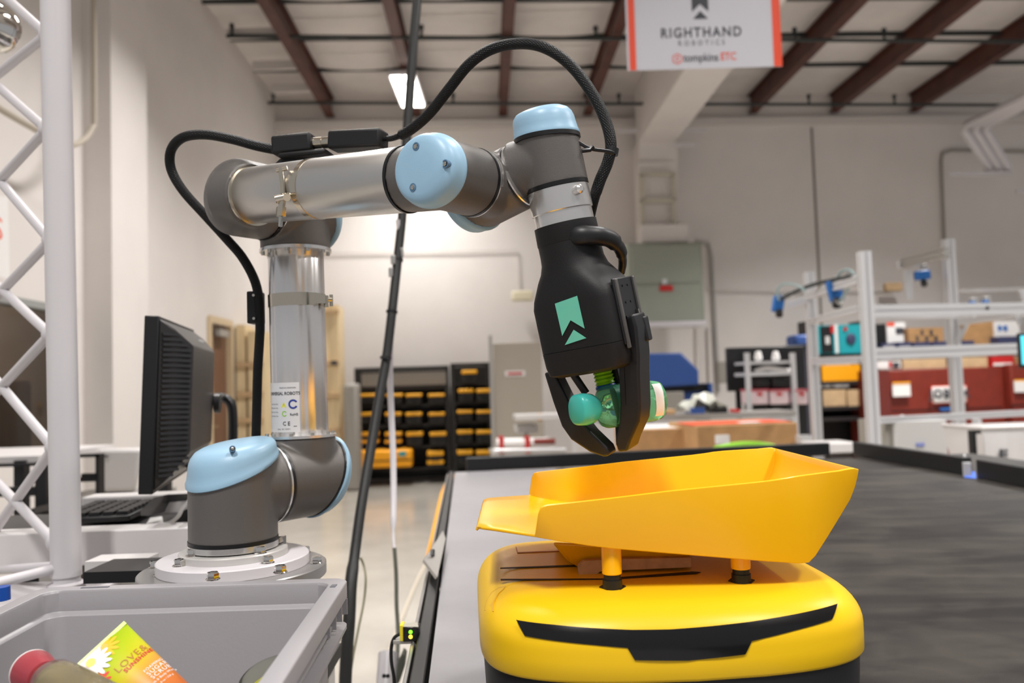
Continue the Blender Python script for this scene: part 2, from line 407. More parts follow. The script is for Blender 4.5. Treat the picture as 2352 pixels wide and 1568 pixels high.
a = P(1508, 455, 12.55); struct('trim_10', MB().box((a.x, a.y+.1, a.z), (.56, .3, 1.1), RB), 'wall')
o = obj('junction_box', BXP(1472, 514, 1583, 556, 12.3, .35), 'wall', bevel=.01); tag(o, 'wide white box above the grey-green electrical panel', 'box')
# ceiling lamps (only the first is in view)
for i, (lx, ly, p) in enumerate(LIGHTS[:1]):
    t = thing('high_bay_lamp', (lx, ly, 5.47), 'bright twin-panel ceiling lamp behind the black hanging cable', 'lamp')
    obj('housing', MB().box((lx, ly, 5.545), (.38, 1.24, .07)), 'whitepaint', t, bevel=.01)
    for s_ in (-1, 1): obj('diffuser', MB().box((lx+s_*.088, ly, 5.50), (.135, 1.18, .02)), 'lamp', t)
    for s_ in (-1, 1): obj('hanger', MB().cyl((lx, ly+s_*.4, 5.58), (lx, ly+s_*.4, CEIL), .006, seg=6), 'pipe_dark', t)

# wall furniture ---------------------------------------------------
def wp(px, py, off=.03):                               # point on the back wall
    r = ray(px, py); tb = math.tan(RB); k = (12.6+tb*3.54-off)/(r.y-tb*r.x); return V((0, 0, CZ))+r*k
def conduit(pts, label, r=.018, off=.04, m='galv'):
    o = obj('conduit', MB().tube([wp(x, y, off) for x, y in pts], r, 8), m); return tag(o, label, 'conduit')
conduit([(650, 582), (1188, 574), (1192, 660)], 'thin pale conduit running level along the back wall to the emergency light', .01, m='wall2')
conduit([(1625, 660), (1640, 668), (1900, 672), (2050, 668)], 'thin conduit running right from the electrical panel', .012, m='wall2')
conduit([(1600, 556), (1628, 560), (1634, 590), (1650, 900)], 'grey conduit bent around the right side of the electrical panel', .03)
conduit([(2600, 352), (2185, 345), (2165, 352), (2162, 372), (2172, 620), (2176, 700)], 'grey conduit dropping down the right part of the wall', .024, m='grey')
conduit([(1463, 330), (1466, 520)], 'white pipe beside the boxed column', .03, m='wall')
conduit([(1602, 752), (1606, 950)], 'white pipe running down below the right end of the electrical panel', .035, m='wall')
conduit([(1628, 752), (1634, 950)], 'second white pipe right of the one below the electrical panel', .03, m='wall')
# triple white pipes top right
for i in range(3):
    d = i*26
    pts = [(2500+d, 130), (2352+d*.6, 225), (2222+d*.9, 285), (2215+d*.95, 300), (2268+d*.86, 380), (2270+d*.86, 392)]
    Ys = (9.5, 10.6, 12.0, 12.2, 12.4, 12.45)
    o = obj('wall_pipe', MB().tube([P(x, y, Yv) for (x, y), Yv in zip(pts, Ys)], .062, 10), 'whitepaint')
    tag(o, ['leftmost of the three bent white pipes at the upper right', 'middle of the three bent white pipes at the upper right', 'rightmost of the three bent white pipes at the upper right'][i], 'pipe', 'bent white pipes')
for (x0, x1, y, lb) in ((2178, 2330, 398, 'white strut channel below the triple white pipes'), (2335, 2420, 436, 'short white strut at the right edge of the wall')):
    tag(obj('strut_channel', BXP(x0, y-4, x1, y+4, 12.3, .06), 'whitepaint'), lb, 'bracket')
for k, (x0, x1, y) in enumerate(((1440, 1690, 237), (1420, 1625, 299), (1545, 1600, 332))):
    tag(obj('strut_channel', BXP(x0, y-3, x1, y+3, 12.3, .05), 'whitepaint'), ['white strut rail across the boxed beam beside the sprinkler pipe', 'white strut rail across the foot of the boxed beam', 'short white strut rail on the boxed column'][k], 'bracket')
tag(obj('emergency_light', BXP(1176, 667, 1226, 690, 12.5, .12), mat('cream_plastic', (222, 214, 186), .5), bevel=.02), 'cream emergency light on the wall left of the gripper', 'light')
tag(obj('emergency_light', BXP(2035, 648, 2075, 668, 12.9, .12), 'carton2', bevel=.02), 'cream emergency light on the wall right of the tall aluminium post', 'light')
tag(obj('thermostat', lw(MB(), 7.27, 7.42, 2.90, 3.04, -.04, .04), mat('cream_plastic', (222, 214, 186), .5), bevel=.01), 'small yellowish box high on the left wall', 'box')
# electrical panel
t = thing('electrical_panel', P(1530, 745, 12.2), 'large grey-green electrical panel on the wall behind the gripper', 'electrical panel')
obj('enclosure', BXP(1443, 556, 1618, 742, 12.15, .35), 'panelgreen', t, bevel=.02)
obj('upper_door', BXP(1450, 562, 1610, 650, 12.13, .04), 'panelgreen', t, bevel=.01); obj('lower_door', BXP(1450, 656, 1610, 738, 12.13, .04), 'panelgreen', t, bevel=.01)
obj('warning_label', BXP(1516, 655, 1546, 668, 12.11, .02), 'redm', t)
obj('latch', BXP(1522, 640, 1532, 652, 12.11, .03), 'alpr', t)
tag(obj('cable_tray', BXP(1440, 738, 1624, 750, 12.0, .4), 'whitepaint', bevel=.01), 'white tray directly under the grey-green electrical panel', 'tray')
# dangling cord on the left wall
cm = mat('wall_cord', (178, 168, 154), .6)
tag(obj('wall_cable', MB().tube([PX(215, -60, -3.02), PX(216, 260, -3.02), PX(212, 292, -3.02), PX(190, 322, -3.02), PX(150, 330, -3.02), PX(60, 285, -3.05), PX(-40, 225, -3.05)], .022, 8, sub=5), cm), 'beige cord draped on the pilaster behind the white truss', 'cord')
# white sheet with red letter at the left edge
t = thing('wall_poster', PX(-40, 560, -3.16), 'white poster with a red letter S at the left edge', 'poster')
obj('sheet', MB().poly([PX(-160, 440, -3.17), PX(18, 452, -3.17), PX(22, 640, -3.17), PX(-160, 600, -3.17)]), 'paper', t)
o0 = PX(-6, 527, -3.13); text('lettering', 'S', .20, 'orange', t, o0, (0, 1, 0), (0, 0, 1), extr=.0, sx=1.3)
# ================================================================ DECK
UP_ = V((0, 0, 1)); a = PZ(1045, 1085, DZ); b = PZ(985, 1568, DZ); dv = (a-b).normalized(); pv = V((dv.y, -dv.x, 0))
near = b - dv*1.6; Ld = (a-near).length; Wd = 2.45
ctr = near + dv*Ld/2 + pv*Wd/2
deck = thing('sorting_deck', (ctr.x, ctr.y, 0), 'raised black robot sorting deck with low kerbs', 'platform')
obj('deck_surface', MB().box((ctr.x, ctr.y, DZ-.02), (Wd, Ld, .04), ax=(pv, dv, V((0, 0, 1)))), 'deck', deck, label='dark scuffed rubber deck surface')
obj('pale_strip', MB().box((near+dv*(Ld/2)+pv*.23)+UP_*.0012, (.46, Ld-.002, .002), ax=(pv, dv, V((0, 0, 1)))), mat('pale_grey_strip', (138, 136, 140), .35, var=.05, vscale=2.5, bump=.05, bscale=300), deck, label='pale grey strip along the left deck edge')  # thin pale grey sheet laid over the deck's left strip
obj('deck_core', MB().box((ctr.x, ctr.y, DZ-.07), (Wd-.02, Ld-.02, .06), ax=(pv, dv, V((0, 0, 1)))), 'alpr', deck)
for i in range(2):
    for j in range(4):
        q = near + dv*(.15+j*(Ld-.3)/3) + pv*(.1+i*(Wd-.2)); obj('leg', MB().box((q.x, q.y, .45), (.08, .08, .9)), 'alpr', deck)
# left edge: steel rail and black strips
q0 = near - pv*.022; q1 = a - pv*.022
def rail(p0, p1, off, z0, z1, w): 
    m_ = (p0+p1)/2 + pv*off; return MB().box((m_.x, m_.y, (z0+z1)/2), (w, (p1-p0).length, z1-z0), ax=(pv, dv, V((0, 0, 1))))
obj('steel_rail', rail(q0, q1, -.012, DZ-.13, DZ-.004, .006), mat('dull_steel', (140, 138, 136), .35, metal=.7), deck, bevel=.001)
pA = PZ(1012, 1320, DZ); pB = PZ(1016, 1298, DZ)
for (s0, s1) in ((near, pA), (pB, a)):
    obj('edge_strip', rail(V((s0.x, s0.y, 0)), V((s1.x, s1.y, 0)), -.014, DZ-.05, DZ+.006, .02), 'rubber', deck, bevel=.002)
# kerbs
def kerb(x0, y0, x1, y1, h, nm='kerb'):
    p0 = PZ(x0, y0, DZ); p1 = PZ(x1, y1, DZ); d = (p1-p0).normalized(); nn = V((-d.y, d.x, 0)); L_ = (p1-p0).length
    c = (p0+p1)/2 + nn*.02; return obj(nm, MB().box((c.x, c.y, DZ+h/2), (L_, .035, h), ax=(d, nn, V((0, 0, 1)))), mat('black_kerb', (24, 24, 26), .42), deck, bevel=.003)
kerb(1072, 1083, 1908, 1046, .062); kerb(1958, 1047, 2212, 1092, .068); kerb(2242, 1098, 2500, 1152, .068)
obj('gusset', MB().prism([PZ(2212, 1093, DZ), PZ(2232, 1095, DZ), PZ(2216, 1068, DZ)+V((0, 0, .0))], (0, 0, .05)), 'alpr', deck)
obj('tape', MB().prism([PZ(2214, 1096, DZ+.001), PZ(2242, 1099, DZ+.001), PZ(2240, 1084, DZ+.001), PZ(2228, 1082, DZ+.001)], (0, 0, .001)), mat('blue_tape', (60, 110, 220), .5), deck, label='strip of blue tape')
# floor-side guard seen past the edge: hinged grey flap and amber stand
t = thing('hinged_flap', PZ(1000, 1285, .9), 'grey metal flap folded down beside the deck edge', 'flap')
p0 = P(1012, 1225, 1.9); p1 = P(968, 1289, 1.75); p2 = P(980, 1330, 1.7); p3 = P(1010, 1262, 1.88)
obj('plate', MB().prism([P(1014, 1222, 2.05), P(970, 1290, 1.8), P(1000, 1330, 1.62), P(1020, 1240, 2.0)], (.004, 0, .004)), mat('flap_grey', (140, 136, 130), .5), t)
obj('slot', MB().prism([P(993, 1263, 1.83), P(999, 1262, 1.83), P(998, 1276, 1.80), P(991, 1277, 1.80)], (-.003, -.006, .003)), 'black', t)
tag(obj('floor_stand', MB().prism([P(1030, 1092, 4.4), P(1012, 1130, 4.4), P(975, 1290, 4.0), P(1000, 1230, 4.2)], (.05, .1, 0)), 'amber'), 'amber stand leaning in the aisle behind the deck edge', 'stand')
# hanging sign ----------------------------------------------------------
SY = 5.0
A = P(1442, 162, SY); Bp = P(1797, 152, SY); T1 = P(1430, -110, SY)
X = (Bp-A).normalized(); Z = (T1-A).normalized(); Z = (Z-X*Z.dot(X)).normalized(); Wd_ = (Bp-A).length; k = Wd_/356.
t = thing('hanging_sign', A, 'white hanging sign with orange-red side stripes above the gripper', 'sign'); H_ = .75
def SG(u, v, o=0): return A + X*u*k + Z*v*k - Z.cross(X)*(-1)*o*1
nrm = X.cross(Z)
def sgbox(u0, v0, u1, v1, th=.002, out=0): 
    c = A + X*(u0+u1)/2*k + Z*(v0+v1)/2*k + nrm*out; return MB().box(c, ((u1-u0)*k, (v1-v0)*k, th), ax=(X, Z, nrm))
obj('board', sgbox(0, 0, 356, 300, .006, -.004), mat('sign_white', (196, 195, 202), .55), t)
for u0, u1 in ((5, 20), (337, 356)): obj('side_stripe', sgbox(u0, 0, u1, 300, .002, .001), mat('sign_orange', (228, 76, 44), .45), t)
def sgpoly(pts): return MB().prism([A + X*u*k + Z*v*k + nrm*.0005 for u, v in pts], nrm*.001)
lx = 172
obj('logo_mark', sgpoly([(lx-19, 190), (lx-19, 134), (lx, 152), (lx+19, 134), (lx+19, 190)]), 'ink', t)
obj('logo_mark', sgpoly([(lx-17, 117), (lx, 135), (lx+17, 117)]), 'ink', t)
text('lettering', 'RIGHTHAND', 29*k*1.12, 'ink', t, A+X*172*k+Z*84*k, X, Z, spacing=1.22, extr=.001, bold=.0016, sx=.86)
text('lettering', 'ROBOTICS', 17*k, mat('mid_ink', (120, 122, 128), .6), t, A+X*172*k+Z*60*k, X, Z, spacing=1.75, extr=.001, bold=.0006, sx=.85)
text('lettering', 'tompkins', 27*k, 'ink', t, A+X*129*k+Z*25*k, X, Z, spacing=1, extr=.001, align='LEFT', bold=.0008, sx=.80)
text('lettering', 'ETC', 25*k, 'orange', t, A+X*214*k+Z*26*k, X, Z, spacing=1, extr=.001, align='LEFT', bold=.001, sx=.82)
mb = MB(); hx = [(115+13*math.sin(PI/3*i), 24+13*math.cos(PI/3*i)) for i in range(6)]; hi = [(115+10.5*math.sin(PI/3*i), 24+10.5*math.cos(PI/3*i)) for i in range(6)]
for i in range(6):
    j = (i+1) % 6; mb.poly([A+X*u*k+Z*v*k+nrm*.001 for u, v in (hx[i], hx[j], hi[j], hi[i])])
obj('hexagon_mark', mb, 'orange', t); text('lettering', 't', 19*k, 'orange', t, A+X*115*k+Z*25*k, X, Z, extr=.001, bold=.001)
for u in (30, 330):
    c = A+X*u*k+Z*300*k; obj('hanging_wire', MB().cyl(c, (c.x, c.y, CEIL), .003, seg=6), 'pipe_dark', t)
# ================================================================ ROBOT ARM
AZ = rad(54); U = V((math.cos(AZ), math.sin(AZ), 0)); NN = V((math.sin(AZ), -math.cos(AZ), 0)); UP = V((0, 0, 1))
B0 = P(537, 1246, 1.18); B0.z -= .0                      # foot of the base joint
arm = thing('robot_arm', (B0.x, B0.y, B0.z-.045), 'grey six-joint robot arm with pale blue joint caps and bare aluminium tubes', 'robot arm')
def housing(c, A, O, R, capd, seam, outl, Ro, k=.55, flare=None, vox=.0026):
    mb = MB(); A = V(A).normalized(); O = (V(O)-A*V(O).dot(A)).normalized()
    mb.lathe([(R, -seam), (R, 0), (R, capd, k)], c, A, 48, x=O)
    mb.lathe([(Ro*.9, -.01), (Ro, R*.4), (Ro, outl)], c, O, 48)
    return obj('joint_housing', mb, 'arm', arm, remesh=vox, smit=7)
def capmesh(c, A, O, R, capd, k=.55, H=.042, flat=.45):
    A = V(A).normalized(); O = (V(O)-A*V(O).dot(A)).normalized(); f = H/.042
    prof = [(R*.9, capd-.004, k), (R*1.0, capd-.002, k), (R*1.045, capd, k), (R*1.05, capd+.005*f, k), (R*1.025, capd+.008*f, k*.97), (R*1.0, capd+.018*f, k*.86), (R*.985, capd+.026*f, k*.75),
            (R*.94, capd+.033*f, k*.65), (R*.85, capd+.0385*f, k*.55), (R*.7, capd+.0415*f, k*flat), (R*.4, capd+.043*f, k*flat), (R*.05, capd+.0435*f, k*flat)]
    o = obj('joint_cap', MB().lathe(prof, c, A, 56, x=O), 'blue', arm, angle=50); return o
def seamring(c, D, d, R, black=.006, silver=.003, name='seal_ring'):
    D = V(D).normalized()
    obj('seal_ring', MB().lathe([(R*.9, d-black/2), (R*1.012, d-black/2), (R*1.012, d+black/2), (R*.9, d+black/2)], c, D, 56), 'seal', arm)
    obj('trim_ring', MB().lathe([(R*.9, d+black/2), (R*1.02, d+black/2+.0002), (R*1.02, d+black/2+silver), (R*.9, d+black/2+silver)], c, D, 56), 'alu2', arm)
def capscrew(p, n, cap, r=.0035, rec=.008):
    n = V(n).normalized()
    obj('screw_recess', MB().lathe([(rec, -.010), (rec, .0002), (rec*.75, .0003), (rec*.7, -.006)], p, n, 20), mat('blue_recess', (84, 116, 146), .5), cap)
    obj('screw', MB().lathe([(r*.5, -.004), (r, -.004), (r, .001), (r*.5, .0018)], p, n, 12), 'steel', cap)
# --- base joint
c1 = B0 + UP*.076
housing(c1, UP, U, .0605, .030, .072, .060, .0575, k=.38)
cp = capmesh(c1, UP, U, .0605, .026, k=.38, H=.037)
obj('seal_ring', MB().lathe([(.055, -.0735), (.0612, -.0735), (.0612, -.0685), (.055, -.0685)], c1, UP, 56), 'seal', arm)
obj('trim_ring', MB().lathe([(.055, -.082), (.0612, -.082), (.0612, -.074), (.055, -.074)], c1, UP, 56), 'alu2', arm)
vd = -V((c1.x, c1.y, 0)).normalized()
q = c1 + vd*.0600 + UP*.048; capscrew(q - vd*.0008 + UP*.012, (vd+UP*.3), cp, .0025, .0042)
seamring(c1+U*.122, -U, .0600, .0582, .005, .003)
# --- shoulder joint
c2 = c1 + U*.122
LEAN = rad(-.6)
UA = (UP*math.cos(LEAN) + NN*math.sin(LEAN)).normalized()   # upper arm direction
housing(c2, U, UA, .0585, .034, .058, .064, .053, k=.40)
capmesh(c2, U, UA, .0585, .036, k=.40, H=.019)
obj('seal_ring', MB().lathe([(.04, .031, .4), (.0592, .031, .4), (.0592, .036, .4), (.04, .036, .4)], c2, U, 48, x=UA), 'seal', arm)
# --- upper arm tube
def fluted(c, d, r, L, n=0):
    mb = MB(); X, Y, Z = frame(d); c = V(c); rs = []
    for rr, h in ((r*.97, 0), (r, .002), (r, L-.002), (r*.97, L)):
        ring = []
        for i in range(176):
            t = 2*PI*i/176; q = rr - (.0007*(.5+.5*math.cos(n*t))**3 if n else 0); ring.append(c + X*q*math.cos(t) + Y*q*math.sin(t) + Z*h)
        rs.append(ring)
    return mb.rings(rs)
LU = .420
obj('flange_plate', MB().lathe([(.045, .0635), (.0545, .0635), (.0545, .0675), (.045, .0675)], c2, UA, 56), 'alu2', arm)
uat = obj('upper_arm_tube', fluted(c2+UA*.066, UA, .0425, .287, 11), 'alu', arm)
obj('flange_plate', MB().lathe([(.045, .3495), (.0545, .3495), (.0545, .3545), (.045, .3545)], c2, UA, 56), 'alu2', arm)
for k in range(10):
    t = 2*PI*k/10+.3; X_, Y_, _ = frame(UA)
    for hh in (.0675, .3455):
        p = c2 + UA*hh + (X_*math.cos(t)+Y_*math.sin(t))*.0492
        obj('bolt', MB().cyl(p, p+UA*.004, .0030, seg=6), 'steel', arm)
# --- elbow
c3 = c2 + UA*LU
housing(c3, U, -UA, .0575, .032, .055, .066, .053, k=.35)
capmesh(c3, U, -UA, .0575, .033, k=.35, H=.019)
EL = rad(-5.4)
FD = (NN*math.cos(EL) + UP*math.sin(EL)).normalized()
c4 = c3 - U*.106
seamring(c4, U, .050, .0560, .005, .003)
mb = MB(); R4 = .0565
mb.lathe([(R4*.05, -.037), (R4*.3, -.0362), (R4*.5, -.0335), (R4*.68, -.029), (R4*.82, -.023), (R4*.92, -.0155), (R4*.98, -.008), (R4, 0), (R4, .048)], c4, U, 56)
mb.lathe([(.0455, -.01), (.0455, .040)], c4, FD, 48)
obj('joint_housing', mb, 'arm', arm, remesh=.0026, smit=7)
# --- forearm tube
obj('trim_ring', MB().lathe([(.037, .0405), (.0432, .0405), (.0432, .0440), (.037, .0440)], c4, FD, 56), 'brass', arm)
fat = obj('forearm_tube', fluted(c4+FD*.030, FD, .0400, .313), mat('forearm_alu', (208, 205, 201), .33, metal=1, bump=.1, bscale=60, stretch=(.02, 1, 1)), arm)
c5 = c4 + FD*.405
obj('seal_ring', MB().lathe([(.037, .339), (.0412, .339), (.0412, .343), (.037, .343)], c4, FD, 56), 'seal', arm)
# --- wrist one
R5 = .0415
housing(c5, -U, -FD, R5, .026, .048, .064, .040, k=.22)
cp = capmesh(c5, -U, -FD, R5, .026, k=.22, H=.020, flat=.3)
for (px_, py_) in ((955, 336), (1022, 376), (948, 430)):
    rd_ = ray(px_, py_); C0_ = V((0, 0, CZ)); q_ = c5 - U*(.0430 if px_ > 1000 else .0470); tt0 = (q_-C0_).dot(U)/rd_.dot(U); capscrew(C0_+rd_*tt0, -U, cp, .0026, .0048)
seamring(c5, U, .046, R5, .004, .0022)
# --- wrist two
c7 = P(1268, 372, 1.0)
c6 = c5 + U*.093
W = c7-c6; print('W len', W.length, 'u.w', W.normalized().dot(U), 'elev', math.degrees(math.asin(W.normalized().z))); W = (W - U*W.dot(U)*.5).normalized(); print('c5', c5, 'c6', c6, 'c7', c7)
housing(c6, -W, -U, R5, .030, .036, .046, .0405, k=.3)
capmesh(c6, -W, -U, R5, .030, k=.3, H=.024)
seamring(c6, W, .036, .0395, .004, .0022)
# --- wrist three and tool axis
T = (P(1366, 850, 1.02)-P(1265, 370, 1.00)).normalized()
Wf = (c7-c6).normalized()
housing(c7, -T, -Wf, .0385, .030, .032, .050, .0375, k=.10, vox=.0022)
capmesh(c7, -T, -Wf, .0385, .030, k=.08, H=.034, flat=.2)
D0 = .030
obj('seal_ring', MB().lathe([(.03, D0-.001), (.0385, D0-.001), (.0385, D0+.004), (.03, D0+.004)], c7, T, 56), 'seal', arm)
tf = obj('tool_flange', MB().lathe([(.03, D0+.004), (.0378, D0+.0045), (.0378, D0+.032), (.0368, D0+.033), (.03, D0+.033)], c7, T, 56), 'alu2', arm)
X_, Y_, _ = frame(T); pd = V((.50, -.86, 0)); pd = (pd-T*pd.dot(T)).normalized()
p = c7 + T*(D0+.014) + pd*.037; obj('plug', MB().lathe([(.006, -.002), (.006, .003), (.0055, .008), (.003, .0105)], p, pd, 16), 'alu2', tf)
# hose strap round the wrist cap
obj('cable_tie', MB().lathe([(.038, -.031, .10), (.0405, -.031, .10), (.0405, -.026, .10), (.038, -.026, .10)], c7, T, 48, x=V((1, 0, 0))), 'rubber', arm)
# rating label wrapped on the upper tube
lab0 = c2+UA*.07; Xl, Yl = frame(UA, V((0, -1, 0)))[:2]
view = -V((lab0.x, lab0.y, 0)).normalized(); sx_ = UA.cross(view)*-1     # right-hand side as seen
sx_ = view.cross(UP).normalized()*-1
def on_tube(x, y, r=.0428):
    th = x/r; return c2 + UA*(.070+y) + (view*math.cos(th) + sx_*math.sin(th))*r
if (on_tube(.01, 0)-on_tube(0, 0)).x < 0: sx_ = -sx_
mb = MB(); cols = [[on_tube(-.062+.062*i/10, y, .04265) for i in range(11)] for y in (.004, .078)]
mb.rings(cols, close=False, cap0=False, cap1=False); lb = obj('rating_label', mb, mat('silver_label', (214, 212, 212), .4), uat)
def lt(s, x, y, size, m='ink', **k): return text('print', s, size, m, arm, None, (1, 0, 0), (0, 0, 1), bend=lambda a, b: on_tube(x+a, y+b, .0429), **k)
lt('UNIVERSAL ROBOTS', -.0275, .0615, .0066, bold=.00015, sx=.95); lt('MADE IN DENMARK', -.018, .070, .0030); lt('RoHS', -.0085, .030, .0052, bold=.0001)
lt('C \u20ac'.replace('\u20ac', 'E'), -.0205, .0165, .0082, bold=.00015); lt('!', -.0243, .0445, .005)
for i in range(4): lt('Model  Serial  Date', -.045, .046-i*.006, .0025)
lt('Safety  ISO 10218-1', -.0255, .0085, .0028)
def tubepoly(f, x, y, m): 
    mb = MB(); mb.rings([[on_tube(x+a, y+b, .0428) for a, b in f]], close=False, cap0=False, cap1=True); return obj('print', mb, m, arm)
tubepoly([(-.0048, -.0038), (.0048, -.0038), (0, .0045)], -.0243, .0445, mat('warn_yellow', (226, 220, 60), .5))
bl = mat('blue_print', (44, 60, 140), .5)
mb = MB(); arc = [rad(30+ 300*i/20) for i in range(21)]
mb.rings([[on_tube(-.0095+math.cos(t)*r_, .0455+math.sin(t)*r_, .04285) for t in arc] for r_ in (.0045, .0072)], close=False, cap0=False, cap1=False); obj('print', mb, bl, arm)
mb = MB(); mb.rings([[on_tube(-.0235+math.cos(t)*r_, .0315+math.sin(t)*r_, .04285) for t in arc] for r_ in (.0028, .0042)], close=False, cap0=False, cap1=False); obj('print', mb, 'grn', arm)
tubepoly([(-.002, -.0004), (.003, -.0004), (.003, .0006), (-.002, .0006)], -.0075, .0125, 'ink')
# --- hose clamps (belong to the hose bracket)
def band(c, d, h, r, w, name, par, m='brass'):
    return obj(name, MB().lathe([(r*.98, h-w/2), (r+.0006, h-w/2), (r+.0008, h+w/2), (r*.98, h+w/2)], c, d, 56), m, par)
hc = (P(670, 692, c2.y).z - c2.z)
bd = band(c2, UA, hc, .0427, .019, 'hose_clamp', arm)
p = c2+UA*hc + (view*math.cos(.75)+sx_*math.sin(.75))*.046
obj('clamp_screw', MB().cyl(p-sx_*.016, p+sx_*.02+view*-.012, .0045, seg=12).cyl(p+sx_*.012-view*.008+UA*.006, p+sx_*.012-view*.008-UA*.012, .0038, seg=12), 'brass', bd)
obj('clamp_screw', MB().box(p, (.022, .004, .014), ax=(sx_, view, UA)).cyl(p+sx_*.02-view*.014+UA*.008, p+sx_*.02-view*.014-UA*.01, .0028, seg=10), 'brass', bd)
cl_ = P(588, 707, c2.y+.01)
obj('hose_clip', MB().box(cl_, (.020, .03, .050)), 'clamp', arm, bevel=.002)
for dz in (-.018, .018): obj('screw', MB().cyl(cl_+V((.002, -.0155, dz)), cl_+V((.002, -.019, dz)), .0022, seg=8), 'steel', arm)
# forearm clamp
def fpt(px, py, r=.04):                                    # point on the visible side of the forearm tube
    rd = ray(px, py); C0 = V((0, 0, CZ)); best = None
    for i in range(400):
        t = .8+.0018*i; q = C0+rd*t; ax = c4 + FD*(q-c4).dot(FD)
        if (q-ax).length < r: return q
    return q
g0 = fpt(668, 430); hb = (g0-c4).dot(FD)
b1 = obj('hose_clamp', MB().lathe([(.0398, hb-.001, .0), (.0408, hb-.001, 0), (.0408, hb+.009, 0), (.0398, hb+.009, 0)], c4, FD, 56), 'brass', arm)
Y0 = fpt(650, 440).y - .006
obj('t_bolt', MB().cyl(P(645, 386, Y0), P(650, 448, Y0), .0036, seg=12).cyl(P(635, 391, Y0), P(660, 386, Y0), .0032, seg=12), 'brass', b1)
obj('t_bolt', MB().cyl(P(650, 448, Y0), P(646, 478, Y0), .0045, seg=12).cyl(P(632, 458, Y0-.003), P(668, 450, Y0+.002), .0055, seg=14).cyl(P(661, 452, Y0-.002), P(659, 453, Y0-.009), .005, seg=14), 'brass', b1)
obj('hex_nut', MB().cyl(P(646, 476, Y0), P(645, 497, Y0), .0066, seg=6), 'brass', b1); obj('bolt_end', MB().cyl(P(645, 495, Y0), P(644, 520, Y0), .0028, seg=10), 'steel', b1)
# --- stepped mounting plates
zb = B0.z-.008
pl = thing('mounting_plate', (B0.x, B0.y, zb-.05), 'stepped round white metal mounting plate bolted under the robot arm', 'mounting plate')
cxy = V((B0.x, B0.y, 0))
def disc(r, z0, z1, nm, m, off=V((0, 0, 0))): return obj(nm, MB().lathe([(r-.0015, z0), (r, z0+.0015), (r, z1-.0015), (r-.0015, z1)], cxy+off, UP, 72), m, pl)
wp_ = mat('white_machined', (190, 187, 184), .32, metal=.15)
disc(.0735, zb-.012, zb, 'top_disc', wp_); disc(.103, zb-.026, zb-.010, 'middle_disc', 'whitepaint'); disc(.127, zb-.042, zb-.025, 'bottom_disc', mat('grey_machined', (150, 148, 147), .3, metal=.5))
def hexbolt(px, py, z):
    p = PZ(px, py, z); obj('hex_bolt', MB().lathe([(.0080, 0), (.0092, .001), (.0080, .002)], p-UP*.0005, UP, 16).lathe([(.0076, .0015), (.0076, .0075), (.0066, .009)], p, UP, 6).lathe([(.0036, .007), (.0034, .0095)], p, UP, 10), 'chrome', pl)
for a_, b_, z_ in ((356, 1302, zb-.025), (367, 1321, zb-.025), (743-16, 1292, zb-.025), (700, 1268, zb-.025), (412, 1299, zb-.010), (489, 1330, zb-.010), (644, 1314, zb-.010), (442, 1276, zb), (615, 1292, zb-.010), (597, 1270, zb)): hexbolt(a_, b_, z_)
for a_ in (0.35, .95): 
    p = cxy + V((math.cos(a_)*.066, math.sin(a_)*.066, zb)); obj('hex_bolt', MB().cyl(p, p+UP*.012, .0058, seg=6), 'chrome', pl)
# pedestal under the plates
obj('pedestal', MB().box((B0.x, B0.y+.02, (zb-.042+.98)/2), (.19, .19, zb-.042-.98)), 'alpr', pl, bevel=.004)
obj('pedestal_top', MB().box((B0.x, B0.y, zb-.05), (.20, .20, .016)), 'alpr', pl, bevel=.003)

# --- dress pack: hose, connectors, bracket ----------------------------
dp = thing('hose_assembly', P(590, 1005, 1.30), 'black braided hose looping up over the robot arm to the gripper', 'hose')
HR = .0072
ha = [(588, 1008, 1.30), (590, 930, 1.30), (592, 850, 1.29), (596, 780, 1.285), (597, 740, 1.28), (590, 660, 1.275), (560, 596, 1.27), (520, 548, 1.26), (470, 493, 1.25), (420, 437, 1.24), (393, 388, 1.235), (393, 345, 1.225), (420, 316, 1.21), (470, 309, 1.20), (530, 319, 1.19), (590, 335, 1.18), (640, 345, 1.175)]
obj('lower_hose', MB().tube([P(*q) for q in ha], HR, 16, sub=6), 'braid', dp)
def conn(p0, p1, h, w, nm, m='clamp', bev=.004):
    d = (p1-p0); L = d.length; d = d.normalized(); z = (UP-d*UP.dot(d)).normalized(); y = z.cross(d)
    return obj(nm, MB().box((p0+p1)/2, (L, w, h), ax=(d, y, z)), m, dp, bevel=bev, seg=3)
YC = 1.165
conn(P(632, 339, YC+.01), P(722, 329, YC), .027, .030, 'connector_shell')
obj('metal_coupling', MB().cyl(P(715, 330, YC), P(742, 328, YC-.004), .0088, seg=24).cyl(P(744, 328, YC-.004), P(766, 326, YC-.01), .0085, seg=24), 'brass', dp)
conn(P(763, 326, YC-.01), P(883, 320, YC-.035), .026, .030, 'connector_shell')
conn(P(650, 363, YC+.005), P(758, 352, YC-.01), .008, .034, 'saddle')
obj('saddle', MB().prism([P(624, 382, YC+.00), P(640, 366, YC), P(655, 357, YC), P(735, 352, YC-.01), P(700, 365, YC-.005), P(668, 378, YC)], (.012, .028, 0)), 'clamp', dp, bevel=.001)
hb_ = [(880, 319, 1.13), (905, 316, 1.125), (940, 300, 1.115), (985, 262, 1.10), (1030, 206, 1.085), (1075, 150, 1.07), (1120, 117, 1.06), (1170, 102, 1.05), (1225, 102, 1.04), (1275, 122, 1.03), (1320, 160, 1.025), (1360, 215, 1.02), (1390, 275, 1.015), (1403, 330, 1.01), (1396, 372, 1.01), (1378, 415, 1.01), (1362, 465, 1.015), (1350, 520, 1.04)]
